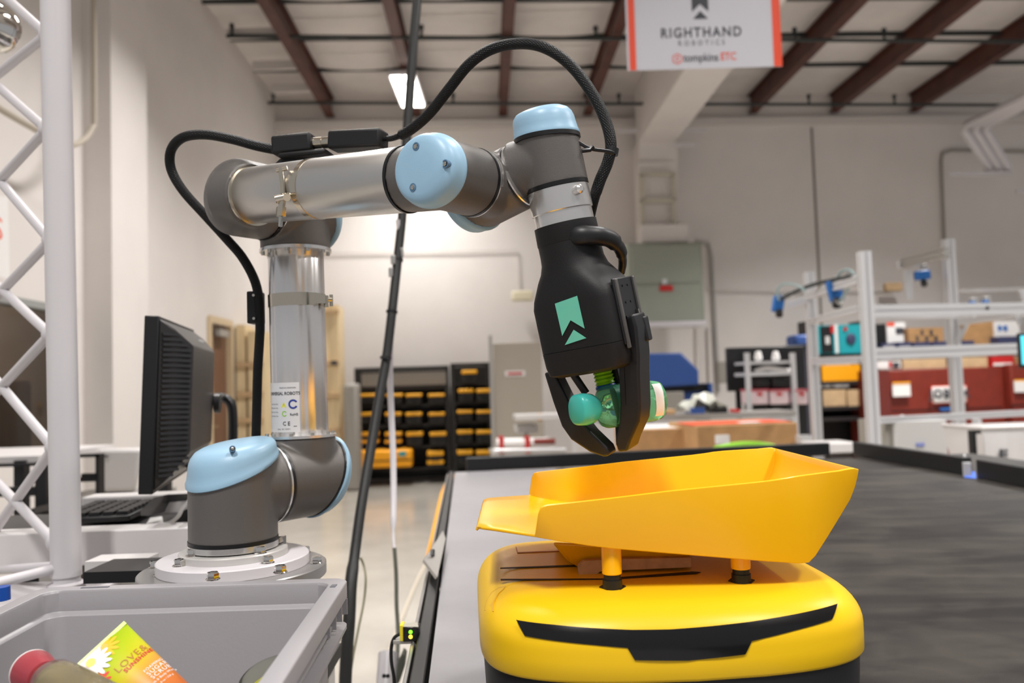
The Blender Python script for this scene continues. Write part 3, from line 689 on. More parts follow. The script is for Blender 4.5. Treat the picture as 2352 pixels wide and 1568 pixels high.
obj('upper_hose', MB().tube([P(*q) for q in hb_], [.0032, .0042, .0072]+[.0072]*15+[.0066]*2, 16, sub=6), 'braid', dp)
q = P(1405, 348, 1.01)
obj('cable_tie', MB().lathe([(.0075, -.004), (.0085, -.004), (.0085, .004), (.0075, .004)], q, P(1396, 372, 1.01)-P(1403, 330, 1.01), 24), 'black2', dp)
obj('cable_tie', MB().tube([P(1322, 322, .985), P(1355, 341, .985), P(1395, 347, .995), P(1410, 352, 1.0)], .0022, 8, sub=4, flat=.5), 'black2', dp)
obj('cable_tie', MB().tube([P(1337, 346, .985), P(1355, 344, .985), P(1362, 336, .985)], .0028, 8), 'seal', dp)

# ================================================================ GRIPPER
gp = thing('gripper', c7+T*.12, 'matte black three-finger gripper with a mint arrow emblem', 'gripper')
PHI = rad(34); fn = V((-math.sin(PHI), -math.cos(PHI), 0)); fn = (fn-T*fn.dot(T)).normalized(); fx = T.cross(fn); 
if fx.x < 0: fx = -fx
G0 = c7
def sec(d, a, b, n, ox=0, oy=0, seg=48):
    out = []
    for i in range(seg):
        t = 2*PI*(i+.5)/seg; ct, st = math.cos(t), math.sin(t)
        out.append(G0 + T*d + fx*(ox+a*math.copysign(abs(ct)**(2/n), ct)) + fn*(oy+b*math.copysign(abs(st)**(2/n), st)))
    return out
e0 = D0+.033
obj('adapter_ring', MB().lathe([(.030, e0), (.0362, e0), (.0362, e0+.015), (.030, e0+.015)], G0, T, 56), 'alu2', gp)
obj('collar', MB().rings([sec(e0+.0145, .0385, .0385, 2), sec(e0+.036, .0390, .0390, 2), sec(e0+.037, .0385, .0385, 2)]), 'black', gp)
e1 = e0+.037
bodysec = [(e1, .0384, .0384, 2), (e1+.014, .0384, .0384, 2), (e1+.023, .0385, .0385, 2.1), (e1+.033, .0405, .0395, 2.4), (e1+.043, .0455, .041, 3, .001), (e1+.054, .0500, .0425, 4, .003), (e1+.064, .0540, .0435, 5, .004), (e1+.074, .0552, .044, 6, .004), (e1+.128, .0548, .0435, 6.5, .004)]
gb = obj('body_shell', MB().rings([sec(*q) for q in bodysec]), 'black', gp, angle=40)
e2 = e1+.1285
obj('lower_shell', MB().rings([sec(e2, .0550, .0437, 6.5, .004), sec(e2+.018, .0545, .043, 6.5, .004), sec(e2+.028, .053, .0425, 5, .003), sec(e2+.032, .046, .036, 4, .003)]), 'black', gp)
# emblem on the front face
E = G0 + T*(e1+.095) + fx*(-.009) + fn*.0439
def em(pts, nm='emblem', m='mint', o=.0002): return obj(nm, MB().prism([E + fx*u - T*v + fn*o for u, v in pts], fn*.0006), m, gb)
# photograph pixels -> face coordinates
def facept(px, py):
    r = ray(px, py); C0 = V((0, 0, CZ)); t = (E-C0).dot(fn)/r.dot(fn); q = C0+r*t-E; return (q.dot(fx), -q.dot(T))
for pts in (((1275, 697), (1326, 679), (1343, 754), (1311, 735), (1292, 771)), ((1298, 792), (1318, 757), (1347, 776))): em([facept(*q) for q in pts])
# right side mechanism plate
S0 = G0 + T*(e1+.10) + fx*.0525
obj('side_plate', MB().box(G0+T*(e1+.095)+fx*0.0597, (.004, .056, .078), ax=(fx, fn, T)), 'black2', gp, bevel=.0015)
for dv_ in (-.024, .024): obj('guide_rail', MB().box(G0+T*(e1+.098)+fx*0.0624+fn*dv_, (.004, .005, .082), ax=(fx, fn, T)), mat('dark_steel', (96, 94, 92), .35, metal=.4), gp, bevel=.0008)
for i in range(2):
    for j in range(2):
        p = G0+T*(e1+.066+.02*j)+fx*0.0618+fn*(-.007+.014*i); obj('screw', MB().cyl(p, p+fx*.0008, .0014, seg=10), 'seal', gp)
obj('slot', MB().box(G0+T*(e1+.117)+fx*0.0615, (.003, .030, .030), ax=(fx, fn, T)), 'blackgloss', gp)
obj('pivot_pin', MB().box(G0+T*(e1+.112)+fx*0.0637-fn*.0165, (.003, .0022, .030), ax=(fx, fn, T)), 'steel', gp)
def GP(u, w, d): return G0 + fx*u*1.03 + fn*w + T*d
def finger(pr, w0, w1, side=1):
    """pr: outline (u, d) in the finger plane; width from w0 to w1"""
    return obj('finger', MB().prism([GP(u, w0, d) for u, d in pr], fn*(w1-w0)), 'black2', gp, bevel=.003, seg=3)
b_ = e1
finger([(.056, b_+.104), (.069, b_+.101), (.070, b_+.118), (.066, b_+.150), (.061, b_+.172), (.054, b_+.212), (.049, b_+.228), (.033, b_+.250), (.026, b_+.262), (.014, b_+.262), (.013, b_+.248), (.022, b_+.230), (.029, b_+.205), (.035, b_+.172), (.040, b_+.150), (.050, b_+.128)], -.019, .015)
obj('finger_groove', MB().prism([GP(u, .0152, d) for u, d in ((.039, b_+.162), (.045, b_+.160), (.037, b_+.206), (.032, b_+.206))], fn*.0006), 'seal', gp)
for u, d in ((.050, b_+.158), (.059, b_+.158)): obj('pivot_screw', MB().cyl(GP(u, .0145, d), GP(u, .0158, d), .0018, seg=10), 'seal', gp)
obj('knuckle_cover', MB().box(GP(.066, -.016, b_+.122), (.010, .014, .030), ax=(fx, fn, T)), 'black2', gp, bevel=.002)
finger([(-.062, b_+.152), (-.048, b_+.152), (-.034, b_+.20), (-.014, b_+.234), (.002, b_+.254), (.004, b_+.264), (-.004, b_+.266), (-.022, b_+.258), (-.044, b_+.240), (-.053, b_+.222), (-.058, b_+.190)], -.004, .018)
obj('finger_pivot', MB().box(GP(-.044, .004, b_+.152), (.026, .024, .02), ax=(fx, fn, T)), 'black2', gp, bevel=.003)
obj('finger', MB().prism([GP(.0, y, d) for y, d in ((-.034, b_+.150), (-.020, b_+.150), (-.022, b_+.19), (-.022, b_+.225), (-.010, b_+.258), (-.016, b_+.264), (-.032, b_+.240), (-.036, b_+.19))], fx*.018), 'black2', gp, bevel=.002)
obj('link_bar', MB().cyl(GP(-.028, .016, b_+.148), GP(-.014, .010, b_+.186), .0048, seg=14), 'black2', gp)
# cable guide: curved band round the collar and down the back
hd_ = [(1306, 548, .985), (1330, 541, .972), (1370, 541, .972), (1402, 549, .985), (1424, 572, 1.0), (1430, 600, 1.015), (1427, 625, 1.03)]
obj('cable_guide', MB().tube([P(*q) for q in hd_], [.010, .012, .0115, .011, .0085, .0065, .006], 16, sub=5, flat=.8), 'black2', gp)
# suction cup
sc0 = GP(-.004, .0, b_+.150); zt = T
prof = [(.006, -.006), (.0115, -.006), (.0115, .000), (.0105, .003), (.0125, .005), (.0105, .0075), (.0128, .0095), (.0108, .012), (.013, .014), (.011, .0165), (.0125, .019), (.0105, .021)]
pS = P(1382, 846, 1.03); pE = P(1392, 890, 1.03); zt = (pE-pS).normalized()
obj('bellows_cup', MB().lathe([(r*1.0, h) for r, h in prof], pS, zt, 32), 'grn', gp, angle=60)
obj('suction_ring', MB().lathe([(.006, .021), (.0118, .0205), (.0130, .0225), (.0130, .0265), (.010, .028)], pS, zt, 32), 'bluering', gp)
obj('cup_stem', MB().cyl(pS-zt*.02, pS-zt*.004, .006, seg=20), 'steel', gp)
# bottle held crosswise -----------------------------------------------------
bt = thing('gel_bottle', P(1430, 985, 1.03), 'small clear green hand gel bottle with teal cap held crosswise by the gripper', 'bottle')
c0 = P(1322, 942, .995); c1_ = P(1515, 918, 1.07); bd_ = (c1_-c0).normalized(); BL = (c1_-c0).length
bz = (UP-bd_*UP.dot(bd_)).normalized(); by = bz.cross(bd_)
def ov(d, a, b, n=2.4, seg=36):
    return [c0 + bd_*d + bz*b*math.copysign(abs(math.sin(t))**(2/n), math.sin(t)) + by*a*math.copysign(abs(math.cos(t))**(2/n), math.cos(t)) for t in [2*PI*i/seg for i in range(seg)]]
gg = mat('clear_green_gel', (150, 240, 190), .05, trans=.8, ior=1.12)
obj('bottle_body', MB().rings([ov(.030, .010, .010, 2), ov(.036, .0105, .0105, 2), ov(.039, .013, .017), ov(.043, .017, .0245), ov(.049, .0185, .027), ov(BL-.014, .0185, .026), ov(BL-.005, .0175, .0245), ov(BL, .014, .019)]), gg, bt, angle=60)
obj('cap', MB().rings([ov(0, .014, .0155, 2.6), ov(.003, .0168, .0185, 2.6), ov(.012, .0178, .0195, 2.6), ov(.022, .0172, .0182, 2.4), ov(.030, .0135, .0140, 2.1), ov(.033, .011, .011, 2)]), mat('teal_translucent', (70, 190, 178), .3, trans=.12), bt, angle=60)
lbm = mat('gel_label', (96, 200, 160), .4, var=.1, vscale=40)
def ovs(d, t0, t1, k=1.02, n=2.4): 
    return [c0 + bd_*d + bz*.0262*k*math.copysign(abs(math.sin(t))**(2/n), math.sin(t)) + by*.0187*k*math.copysign(abs(math.cos(t))**(2/n), math.cos(t)) for t in [t0+(t1-t0)*i/12 for i in range(13)]]
sg = -1 if by.y > 0 else 1
tc_ = 0 if sg > 0 else PI
obj('label', MB().rings([ovs(.052, tc_-1.2, tc_+.9), ovs(.098, tc_-1.2, tc_+.9)], close=False, cap0=False, cap1=False), lbm, bt)
obj('label', MB().rings([ovs(BL-.024, tc_-.9, tc_+.7, 1.03), ovs(BL-.010, tc_-.9, tc_+.7, 1.03)], close=False, cap0=False, cap1=False), 'paper', bt)

# ================================================================ SORTING ROBOT
RR = rad(3.2); ex = V((math.cos(RR), math.sin(RR), 0)); ey = V((-math.sin(RR), math.cos(RR), 0))
RC = V((.158, 1.040, 0)); ZT = CZ-.222
sr = thing('sorting_robot', (RC.x, RC.y, DZ), 'low rounded yellow sorting robot with a black band, parked on the deck', 'robot')
FA, FB, FN, BOW = .210, .190, 5.8, .034
def fp(t, ins, o=0):
    a, b = FA-ins+o, FB-ins+o; u = a*math.copysign(abs(math.cos(t))**(2/FN), math.cos(t)); v = b*math.copysign(abs(math.sin(t))**(2/FN), math.sin(t))
    if v < 0: v -= BOW*max(0, 1-(u/a)**2)*min(1, -v/b*1.0)
    return ex*u + ey*v
def foot(z, ins, seg=160):
    return [RC + UP*z + fp(2*PI*i/seg, ins) for i in range(seg)]
zl = CZ-.295; Rr = .042
pf = [(zl, .006), (zl+.001, .002), (zl+.004, .0003), (zl+.02, 0)] + [(ZT-Rr+Rr*math.sin(q)*.98, Rr*1.1*(1-math.cos(q))) for q in [rad(8*k) for k in range(0, 12)]]
pf += [(ZT-.0002, .05), (ZT+.0002, .10), (ZT, .16)]
obj('body_shell', MB().rings([foot(z, i) for z, i in pf]), 'yellow', sr, angle=60)
obj('base', MB().rings([foot(DZ+.012, .018), foot(DZ+.02, .008), foot(zl-.002, .004), foot(zl+.004, .006)]), 'black2', sr)
for sx in (-1, 1):
    for sy in (-1, 1):
        p = RC + ex*.14*sx + ey*.11*sy; obj('wheel', MB().cyl((p.x-.012, p.y, DZ+.022), (p.x+.012, p.y, DZ+.022), .022, seg=20), 'rubber', sr)
# black band on the curved front: outline taken as (u across, z) on the front surface
def front(u, z, out=.0008):
    n = FN; a, b = FA, FB; c_ = max(-1, min(1, u/a)); ins = 0
    if z > ZT-Rr: q = math.asin(min(1, (z-ZT+Rr)/(Rr*.98))); ins = Rr*1.1*(1-math.cos(q))
    s_ = (1-abs(c_)**n)**(1/n); v = -(b-ins)*s_ - BOW*(1-c_*c_)*s_
    return RC + UP*z + ex*u + ey*(v-out)
def fr_uz(px, py):                                        # front surface point seen at a pixel
    r = ray(px, py); C0 = V((0, 0, CZ)); t = .7
    while t < 1.3:
        q = C0 + r*t - V((RC.x, RC.y, 0)); u, v, z = q.dot(ex), q.dot(ey), q.z
        if abs(u) < FA*.999:
            f = front(u, z, 0) - RC; 
            if v > f.dot(ey): return u, z
        t += .0005
    return u, z
top = [fr_uz(*q) for q in ((1185, 1422), (1270, 1433), (1360, 1441), (1450, 1445), (1540, 1444), (1630, 1437), (1720, 1427), (1820, 1410), (1923, 1385))]
bot = [fr_uz(*q) for q in ((1205, 1459), (1280, 1471), (1360, 1480), (1441, 1487), (1458, 1515), (1580, 1516), (1712, 1502), (1726, 1471), (1820, 1448), (1911, 1421))]
def interp(pl, u):
    for (u0, z0), (u1, z1) in zip(pl, pl[1:]):
        if u <= u1: t = (u-u0)/(u1-u0); return z0+(z1-z0)*max(0, t)
    return pl[-1][1]
mb = MB(); N_ = 100; us = sorted(set([bot[0][0]+(bot[-1][0]-bot[0][0])*i/N_ for i in range(N_+1)]+[q[0] for q in bot]))
u0, u1 = top[0][0], top[-1][0]; r0, r1 = [], []
for u in us:
    # the ends slope: map bottom parameter to a top parameter
    s_ = (u-us[0])/(us[-1]-us[0]); ut = u0+(u1-u0)*s_ if (s_ < .08 or s_ > .92) else u
    f_ = min(1, s_/.08) if s_ < .5 else min(1, (1-s_)/.08); ut = (u0+(u1-u0)*s_)*(1-f_)+u*f_
    r0.append(front(ut, interp(top, ut))); r1.append(front(u, interp(bot, u)))
rows = [[a_.lerp(b__, k/4) for a_, b__ in zip(r0, r1)] for k in range(5)]
for row in rows:
    for i, p in enumerate(row):
        q = p-RC; row[i] = front(q.dot(ex), q.z)
mb.rings(rows, close=False, cap0=False, cap1=False); obj('sensor_band', mb, 'blackgloss', sr, label='glossy black sensor band')
# corner grooves and top slots
def hit(px, py):
    r = ray(px, py); C0 = V((0, 0, CZ)); t = .6
    while t < 1.5:
        q = C0 + r*t
        if q.z < ZT:
            ins = 0 if q.z < ZT-Rr else Rr*1.1*(1-math.cos(math.asin(min(1, (q.z-ZT+Rr)/(Rr*.98)))))
            l = q - RC; u, v = l.dot(ex), l.dot(ey); a_, bb = FA-ins, FB-ins; k_ = abs(u/a_)
            if k_ < 1:
                s_ = (1-k_**FN)**(1/FN)
                if -(bb*s_+BOW*(1-k_*k_)*s_) < v < bb*s_: return q
        t += .0004
    return q
for pts in (((1112, 1402), (1116, 1380), (1128, 1360), (1146, 1348), (1162, 1345), (1158, 1352), (1146, 1362), (1137, 1380), (1134, 1405)),):
    vdir = ray(*pts[0]).normalized(); obj('corner_rib', MB().prism([hit(*q)-vdir*.0022 for q in pts], vdir*.006), mat('rib_yellow', (226, 172, 10), .35), sr, bevel=.0008)
def slotbox(pts, nm='slot', m='gasket', h=.0006, par=None):
    return obj(nm, MB().prism([PZ(x, y, ZT+.0003) for x, y in pts], (0, 0, h)), m, par or sr)
slotbox([(1149, 1304), (1330, 1297), (1330, 1301), (1149, 1306)]); slotbox([(1150, 1330), (1380, 1329), (1590, 1313), (1610, 1314), (1600, 1318), (1400, 1331), (1150, 1333)])
slotbox([(1186, 1256), (1190, 1268), (1290, 1265), (1290, 1266.5), (1188, 1270), (1184, 1256)], 'lid_seam', mat('seam_orange', (180, 110, 10), .6))
for (x, y) in ((1407, 1352), (1703, 1338)):
    p = PZ(x, y-4, ZT); obj('socket', MB().cyl(p, p+UP*.001, .0145, seg=6), 'gasket', sr)
# ================================================================ TRAY
tr = thing('tilt_tray', P(1560, 1300, .93), 'glossy yellow scoop-shaped tray raised on two posts above the yellow robot', 'tray')
YN, YF = .868, 1.19
def XZ(px, py, dr=0):
    y = YN
    for _ in range(4): q = P(px, py, y); y = YN + max(0, (q.x-.285))*.45 + dr
    return (q.x, q.z)
bottom = [XZ(*q, .012) for q in ((1228, 1228), (1290, 1240), (1350, 1250), (1410, 1258), (1530, 1268), (1650, 1278), (1760, 1287), (1835, 1292), (1858, 1290), (1872, 1276), (1900, 1232), (1930, 1183), (1948, 1145), (1956, 1115), (1959, 1092), (1960, 1074))]
rim = [XZ(*q) for q in ((1236, 1180), (1242, 1164), (1256, 1159), (1400, 1143), (1530, 1127), (1650, 1115), (1740, 1106), (1780, 1101), (1810, 1096), (1840, 1091), (1870, 1087), (1900, 1083), (1925, 1080), (1940, 1077), (1952, 1075), (1960, 1074))]
mb = MB(); bm = mb.bm
def ynear(x): return YN + max(0, (x-.285))*.45
def yfar(x): return YF
nb, fb, nr, fr_, mid = [], [], [], [], []
NV = 6
grid = []
for (bx, bzz), (rx, rz) in zip(bottom, rim):
    s_ = 1 if (bx, bzz) != (rx, rz) else 0; dr_ = .014*min(1, abs(rz-bzz)/.05)
    y0, y1 = ynear(bx)+dr_, yfar(bx)-dr_
    row = [bm.verts.new((bx, y0+(y1-y0)*k/NV, bzz)) for k in range(NV+1)]; grid.append(row)
    nr.append(row[0] if not s_ else bm.verts.new((rx, ynear(rx), rz))); fr_.append(row[-1] if not s_ else bm.verts.new((rx, yfar(rx), rz)))
for i in range(len(grid)-1):
    for k in range(NV): bm.faces.new([grid[i][k], grid[i+1][k], grid[i+1][k+1], grid[i][k+1]])
    for g, r_ in (([q[0] for q in grid], nr), ([q[-1] for q in grid], fr_)):
        vs = [g[i], g[i+1], r_[i+1], r_[i]]; vs = list(dict.fromkeys(vs))
        if len(vs) > 2: bm.faces.new(vs)
# tongue
tx, tz = P(1097, 1172, .96).x, bottom[0][1]
g0_ = grid[0]; prev = g0_
tail = []
for f, z in ((.35, tz+.0005), (.7, tz+.001), (.92, tz+.001), (.99, tz-.0005), (1.01, tz-.0035)):
    x = bottom[0][0]+(tx-bottom[0][0])*f; ya = g0_[0].co.y + (.055*f if f < .95 else .062); yb = g0_[-1].co.y - .03*f
    row = [bm.verts.new((x, ya+(yb-ya)*k/NV, z)) for k in range(NV+1)]
    for k in range(NV): bm.faces.new([prev[k], prev[k+1], row[k+1], row[k]])
    prev = row
obj('tray_shell', mb, 'tray', tr, solid=.0032, bevel=.0016, angle=40)
# underside boss, posts and feet
zu = P(1400, 1262, .95).z
p0 = P(1300, 1262, 1.0)
obj('mounting_boss', MB().rings([[P(*q) for q in ((1268, 1245, .97), (1590, 1262, .97), (1590, 1262, 1.12), (1268, 1245, 1.12))], [P(*q)+UP*-.012 for q in ((1300, 1262, .98), (1580, 1270, .98), (1580, 1270, 1.10), (1300, 1262, 1.10))], [P(*q)+UP*-.020 for q in ((1325, 1262, .99), (1560, 1268, .99), (1560, 1268, 1.08), (1325, 1262, 1.08))]]), 'tray', tr, bevel=.004)
for (x, ya, yb, rr) in ((1407, 1250, 1317, .0107), (1703, 1275, 1305, .0105)):
    base = PZ(x, (1350 if x < 1500 else 1336), ZT); t_ = P(x, ya, base.y); m_ = P(x, yb, base.y); m_ = V((base.x, base.y, m_.z))
    obj('post', MB().cyl(m_, V((base.x, base.y, t_.z+.008)), rr, seg=32), 'tray', tr, bevel=.001)
    obj('post_foot', MB().lathe([(rr*.8, 0), (rr*.98, 0), (rr*.98, (m_.z-ZT)*.62), (rr*.85, (m_.z-ZT)*.62), (rr*.85, m_.z-ZT)], V((base.x, base.y, ZT)), UP, 32), 'rubber', tr)
obj('tilt_lever', MB().prism([P(x, y, .965) for x, y in ((1330, 1324), (1328, 1300), (1342, 1288), (1400, 1284), (1588, 1280), (1589, 1303), (1400, 1311), (1378, 1313), (1366, 1325))], (.0, .012, 0)), 'mdf', tr, bevel=.0008, label='tan fibreboard tilt lever')
obj('tilt_lever', MB().prism([P(x, y, 1.03) for x, y in ((1316, 1300), (1316, 1286), (1400, 1280), (1560, 1278), (1560, 1290), (1400, 1298))], (.0, .012, 0)), 'mdf', tr, label='tan fibreboard tilt lever')
# ================================================================ BACKGROUND THINGS
def B(name, x0, y0, x1, y1, Y, dep, m, label, cat, group=None, bevel=.006, floor=False):
    if floor: c, s = TO_FLOOR(x0, y0, x1, Y, dep); mb = MB().box(c, s, RB)
    else: mb = BXP(x0, y0, x1, y1, Y, dep)
    o = obj(name, mb, m, bevel=bevel); return tag(o, label, cat, group)
def Bt(name, x0, y0, x1, y1, Y, dep, label, cat, group=None):
    c, s = pb(x0, y0, x1, y1, Y, dep); return thing(name, (c.x, c.y, c.z-s[2]/2), label, cat, group)
# ---- tool racks against the back wall
blk = mat('rack_black', (34, 32, 30), .5); bagm = mat('tool_bag_black', (30, 29, 28), .7); trimy = mat('tool_yellow', (232, 166, 28), .5)
hdr = mat('rack_header', (120, 114, 106), .5)
def rack(x0, x1, y0, Y, label, shelves, header):
    c, s = TO_FLOOR(x0, y0, x1, Y, .5); t = thing('storage_rack', (c.x, c.y, 0), label, 'rack'); X_, Y_ = RBm.col[0], RBm.col[1]
    hw, hdp = s[0]/2, .24; H = s[2]
    for a_ in (-1, 1):
        for b__ in (-1, 1): obj('upright', MB().box((c.x+X_.x*a_*(hw-.03)+Y_.x*b__*hdp, c.y+X_.y*a_*(hw-.03)+Y_.y*b__*hdp, H/2), (.06, .05, H), RB), blk, t)
    obj('back_panel', MB().box(V((c.x, c.y, H/2))+Y_*.24, (s[0]-.05, .01, H-.05), RB), blk, t)
    for a_ in (-1, 1): obj('side_panel', MB().box(V((c.x, c.y, H/2))+X_*a_*(hw-.008), (.012, .46, H-.04), RB), hdr, t)
    for y in shelves:
        z = P((x0+x1)/2, y, Y).z; obj('shelf', MB().box(V((c.x, c.y, z)), (s[0]-.04, .48, .035), RB), blk, t)
    if header:
        bp_ = BXP(x0+16, y0+10, x1-6, y0+40, Y-.02, .04); obj('header_panel', bp_, hdr, t)
    obj('top_rail', BXP(x0, y0-3, x1, y0+5, Y-.03, .05), blk, t)
    return t
rack(815, 1030, 845, 12.1, 'wide black storage rack of tool cases left of the hanging white cord', (892, 932, 978, 1028, 1078), True)
rack(1034, 1126, 836, 12.2, 'narrow black storage rack of tool cases beside the tall grey cabinet', (882, 925, 970, 1020, 1072), False)
rows = [(929, 904, (845, 905, 950, 1002), 'top'), (975, 947, (848, 903, 950, 1003), 'second'), (1025, 992, (850, 903, 952, 1006), 'third'), (1075, 1036, (1000,), 'bottom')]
names = ['leftmost', 'second', 'third', 'rightmost']
proto = None
def toolcase(xc, yb, yt, Y, w, label, k):
    t = Bt('tool_case', xc-w/2, yt, xc+w/2, yb, Y, .3, label, 'tool case', 'yellow topped tool cases')
    h = yb-yt
    obj('case_body', BXP(xc-w*.48, yt+h*.25, xc+w*.48, yb-1, Y, .3), bagm, t, bevel=.02)
    obj('yellow_lid', BXP(xc-w*.5, yt, xc+w*.5, yt+h*.28, Y-.01, .3), trimy, t, bevel=.015)
    obj('handle', BXP(xc-w*.2, yt+h*.42, xc+w*.2, yt+h*.55, Y-.03, .03), 'black2', t)
    if k == 1:
        obj('yellow_band', BXP(xc-w*.5, yt+h*.55, xc+w*.5, yt+h*.75, Y-.015, .3), trimy, t)
for yb, yt, xs_, rn in rows:
    for i, x in enumerate(xs_):
        nm = names[i] if len(xs_) > 1 else 'only'
        toolcase(x, yb, yt, 11.95, 38, '%s tool case with yellow lid on the %s shelf of the wide rack' % (nm, rn), 1 if rn in ('third', 'bottom') and i in (0, 1) else 0)
for yb, yt, xs_, rn in [(881, 850, (1078,), 'top'), (924, 893, (1070, 1112), 'second'), (968, 942, (1068, 1112), 'third'), (1018, 988, (1068, 1112), 'fourth'), (1070, 1034, (1068, 1112), 'bottom')]:
    for i, x in enumerate(xs_):
        nm = ['left', 'right'][i] if len(xs_) > 1 else 'only'
        toolcase(x, yb, yt, 12.05, 36, '%s tool case with yellow lid on the %s shelf of the narrow rack' % (nm, rn), 0)
t = Bt('plastic_crate', 825, 1034, 946, 1072, 11.8, .4, 'large amber plastic box at the foot of the wide rack', 'box')
obj('crate_body', BXP(825, 1034, 946, 1074, 11.75, .4), 'amber', t, bevel=.03); obj('label', BXP(916, 1037, 932, 1047, 11.73, .02), 'teal', t)
obj('lid_seam', BXP(850, 1056, 945, 1058, 11.74, .02), 'gasket', t)
t = Bt('grey_cabinet', 1130, 786, 1243, 1090, 11, .6, 'tall beige-grey cabinet to the right of the tool racks', 'cabinet')
c, s = TO_FLOOR(1132, 786, 1243, 11, .6); obj('cabinet_body', MB().box(c, s, RB), mat('cabinet_beige', (172, 164, 152), .5), t, bevel=.01)
obj('red_label', BXP(1160, 851, 1206, 864, 10.98, .02), 'paper', t); obj('red_text', BXP(1166, 855, 1200, 860, 10.97, .02), 'redm', t)
c, s = TO_FLOOR(1122, 770, 1130, 10.9, .05); obj('conduit_post', MB().box(c, s, RB), 'galv', t)
# ---- plywood crates and open door area
t = thing('plywood_crate', P(560, 1100, 10.3), 'tall pale plywood crate behind the braided hose by the door', 'crate')
for (x0, x1, y0) in ((533, 562, 745), (560, 604, 760)):
    c, s = TO_FLOOR(x0+8, y0, x1, 10.3, .5); obj('crate_side', MB().box(c, s, RB), 'ply', t)
for y in (832, 900, 960): obj('batten', BXP(543, y, 604, y+10, 10.25, .04), 'carton2', t)
t = thing('plywood_crate', P(757, 1100, 11.8), 'tall narrow plywood crate right of the robot arm upper tube', 'crate')
c, s = TO_FLOOR(728, 700, 776, 11.6, .6); obj('crate_side', MB().box(c, s, RB), 'ply', t)
for y in (712, 830, 905, 985): obj('batten', BXP(727, y, 778, y+9, 11.55, .04), 'carton2', t)
obj('stencil', BXP(760, 828, 774, 838, 11.54, .02), 'ink', t)
tag(obj('grey_bollard', MB().box(*TO_FLOOR(788, 880, 822, 11.4, .3)), mat('bollard_grey', (150, 146, 140), .6), bevel=.05), 'short grey bin standing at the left end of the tool rack', 'bin')

# ---- hanging black cable bundle, white cord
cb_ = thing('cable_bundle', P(925, 480, 2.3), 'thick black cable bundle hanging from the ceiling behind the robot arm', 'cable')
pts = [(985, -420, 2.6), (972, -160, 2.45), (958, 0, 2.38), (948, 120, 2.34), (941, 220, 2.32), (934, 320, 2.3), (926, 470, 2.27), (914, 590, 2.24), (901, 710, 2.2), (887, 825, 2.17), (868, 930, 2.13), (850, 1040, 2.08), (830, 1160, 2.02), (815, 1270, 1.97), (806, 1340, 1.93), (802, 1420, 1.9), (796, 1500, 1.88), (790, 1640, 1.86)]
obj('sheath', MB().tube([P(*q) for q in pts], [.0135]*6+[.0125]*8+[.0145]*4, 14, sub=4), mat('cable_black', (38, 38, 37), .45, bump=.2, bscale=90), cb_)
for (x, y, Yv, d) in ((900, 716, 2.2, (13, -110)), (886, 822, 2.17, (14, -115)), (913, 597, 2.24, (10, -110))):
    p = P(x, y, Yv); d_ = (P(x+d[0], y+d[1], Yv+.02)-p).normalized(); obj('cable_tie', MB().lathe([(.0125, -.003), (.0155, -.003), (.0155, .003), (.0125, .003)], p, d_, 20), 'seal', cb_)
p = P(877, 820, 2.15); obj('tie_tail', MB().cyl(p, P(896, 826, 2.15), .003, seg=6), 'seal', cb_)
obj('thin_branch', MB().tube([P(914, 505, 2.25), P(917, 560, 2.25), P(909, 660, 2.23), P(894, 800, 2.2)], .006, 8, sub=4), 'whitepaint', cb_)
for q in ((903, 596, 2.22), (898, 625, 2.22), (922, 580, 2.24)): p = P(*q); obj('wire_clip', MB().box(p, (.012, .012, .026)), 'galv', cb_, bevel=.002)
pts = [(903, 690, 2.26), (898, 760, 2.3), (896, 810, 2.36), (896, 870, 2.44), (899, 950, 2.48), (903, 1050, 2.45), (904, 1150, 2.4), (903, 1230, 2.35), (906, 1262, 2.32)]
cw = thing('drop_cable', P(903, 1262, 2.35), 'white and grey-green cord dropping to a power strip on the floor', 'cord')
obj('white_cord', MB().tube([P(*q) for q in pts], [.006]*2+[.009]*6+[.004]*2, 10, sub=5), 'whitepaint', cw)
pts = [(906, 1258, 2.32), (910, 1320, 2.3), (911, 1390, 2.28), (914, 1450, 2.25), (912, 1530, 2.2)]
obj('grey_cord', MB().tube([P(*q) for q in pts], .0056, 10, sub=5), mat('grey_green_cord', (110, 112, 100), .5), cw)
tag(obj('thin_cable', MB().tube([P(*q) for q in ((828, 1280, 2.15), (836, 1300, 2.15), (840, 1330, 2.12), (836, 1380, 2.1), (822, 1450, 2.05), (806, 1540, 2.0), (800, 1640, 1.95))], .0032, 8, sub=5), mat('olive_cord', (120, 116, 92), .5)), 'thin olive cord curving down beside the black cable bundle', 'cord')
tag(obj('floor_cable', MB().tube([PZ(1010, 1235, .01), PZ(960, 1330, .01), PZ(915, 1440, .01), PZ(870, 1560, .01), PZ(850, 1640, .01)], .012, 8, sub=5), mat('floor_strip', (196, 186, 170), .5)), 'pale cable cover running along the floor in the aisle', 'cable')
t = thing('power_strip', P(905, 1568, 2.1), 'white power strip with black adapters by the yellow sensor', 'power strip')
obj('strip_body', MB().cyl(P(893, 1500, 2.1), P(884, 1640, 2.02), .026, seg=20), 'whitepaint', t)
for k in range(2): obj('socket', MB().cyl(P(882+k*9, 1552, 2.0), P(882+k*9, 1552, 1.99), .005, seg=10), 'black2', t)
obj('adapter', MB().prism([P(*q) for q in ((922, 1500, 2.05), (930, 1508, 2.05), (926, 1540, 2.05), (916, 1570, 2.05), (908, 1570, 2.05), (912, 1525, 2.05))], (0, .05, 0)), mat('adapter_grey', (92, 94, 84), .5), t, bevel=.003)

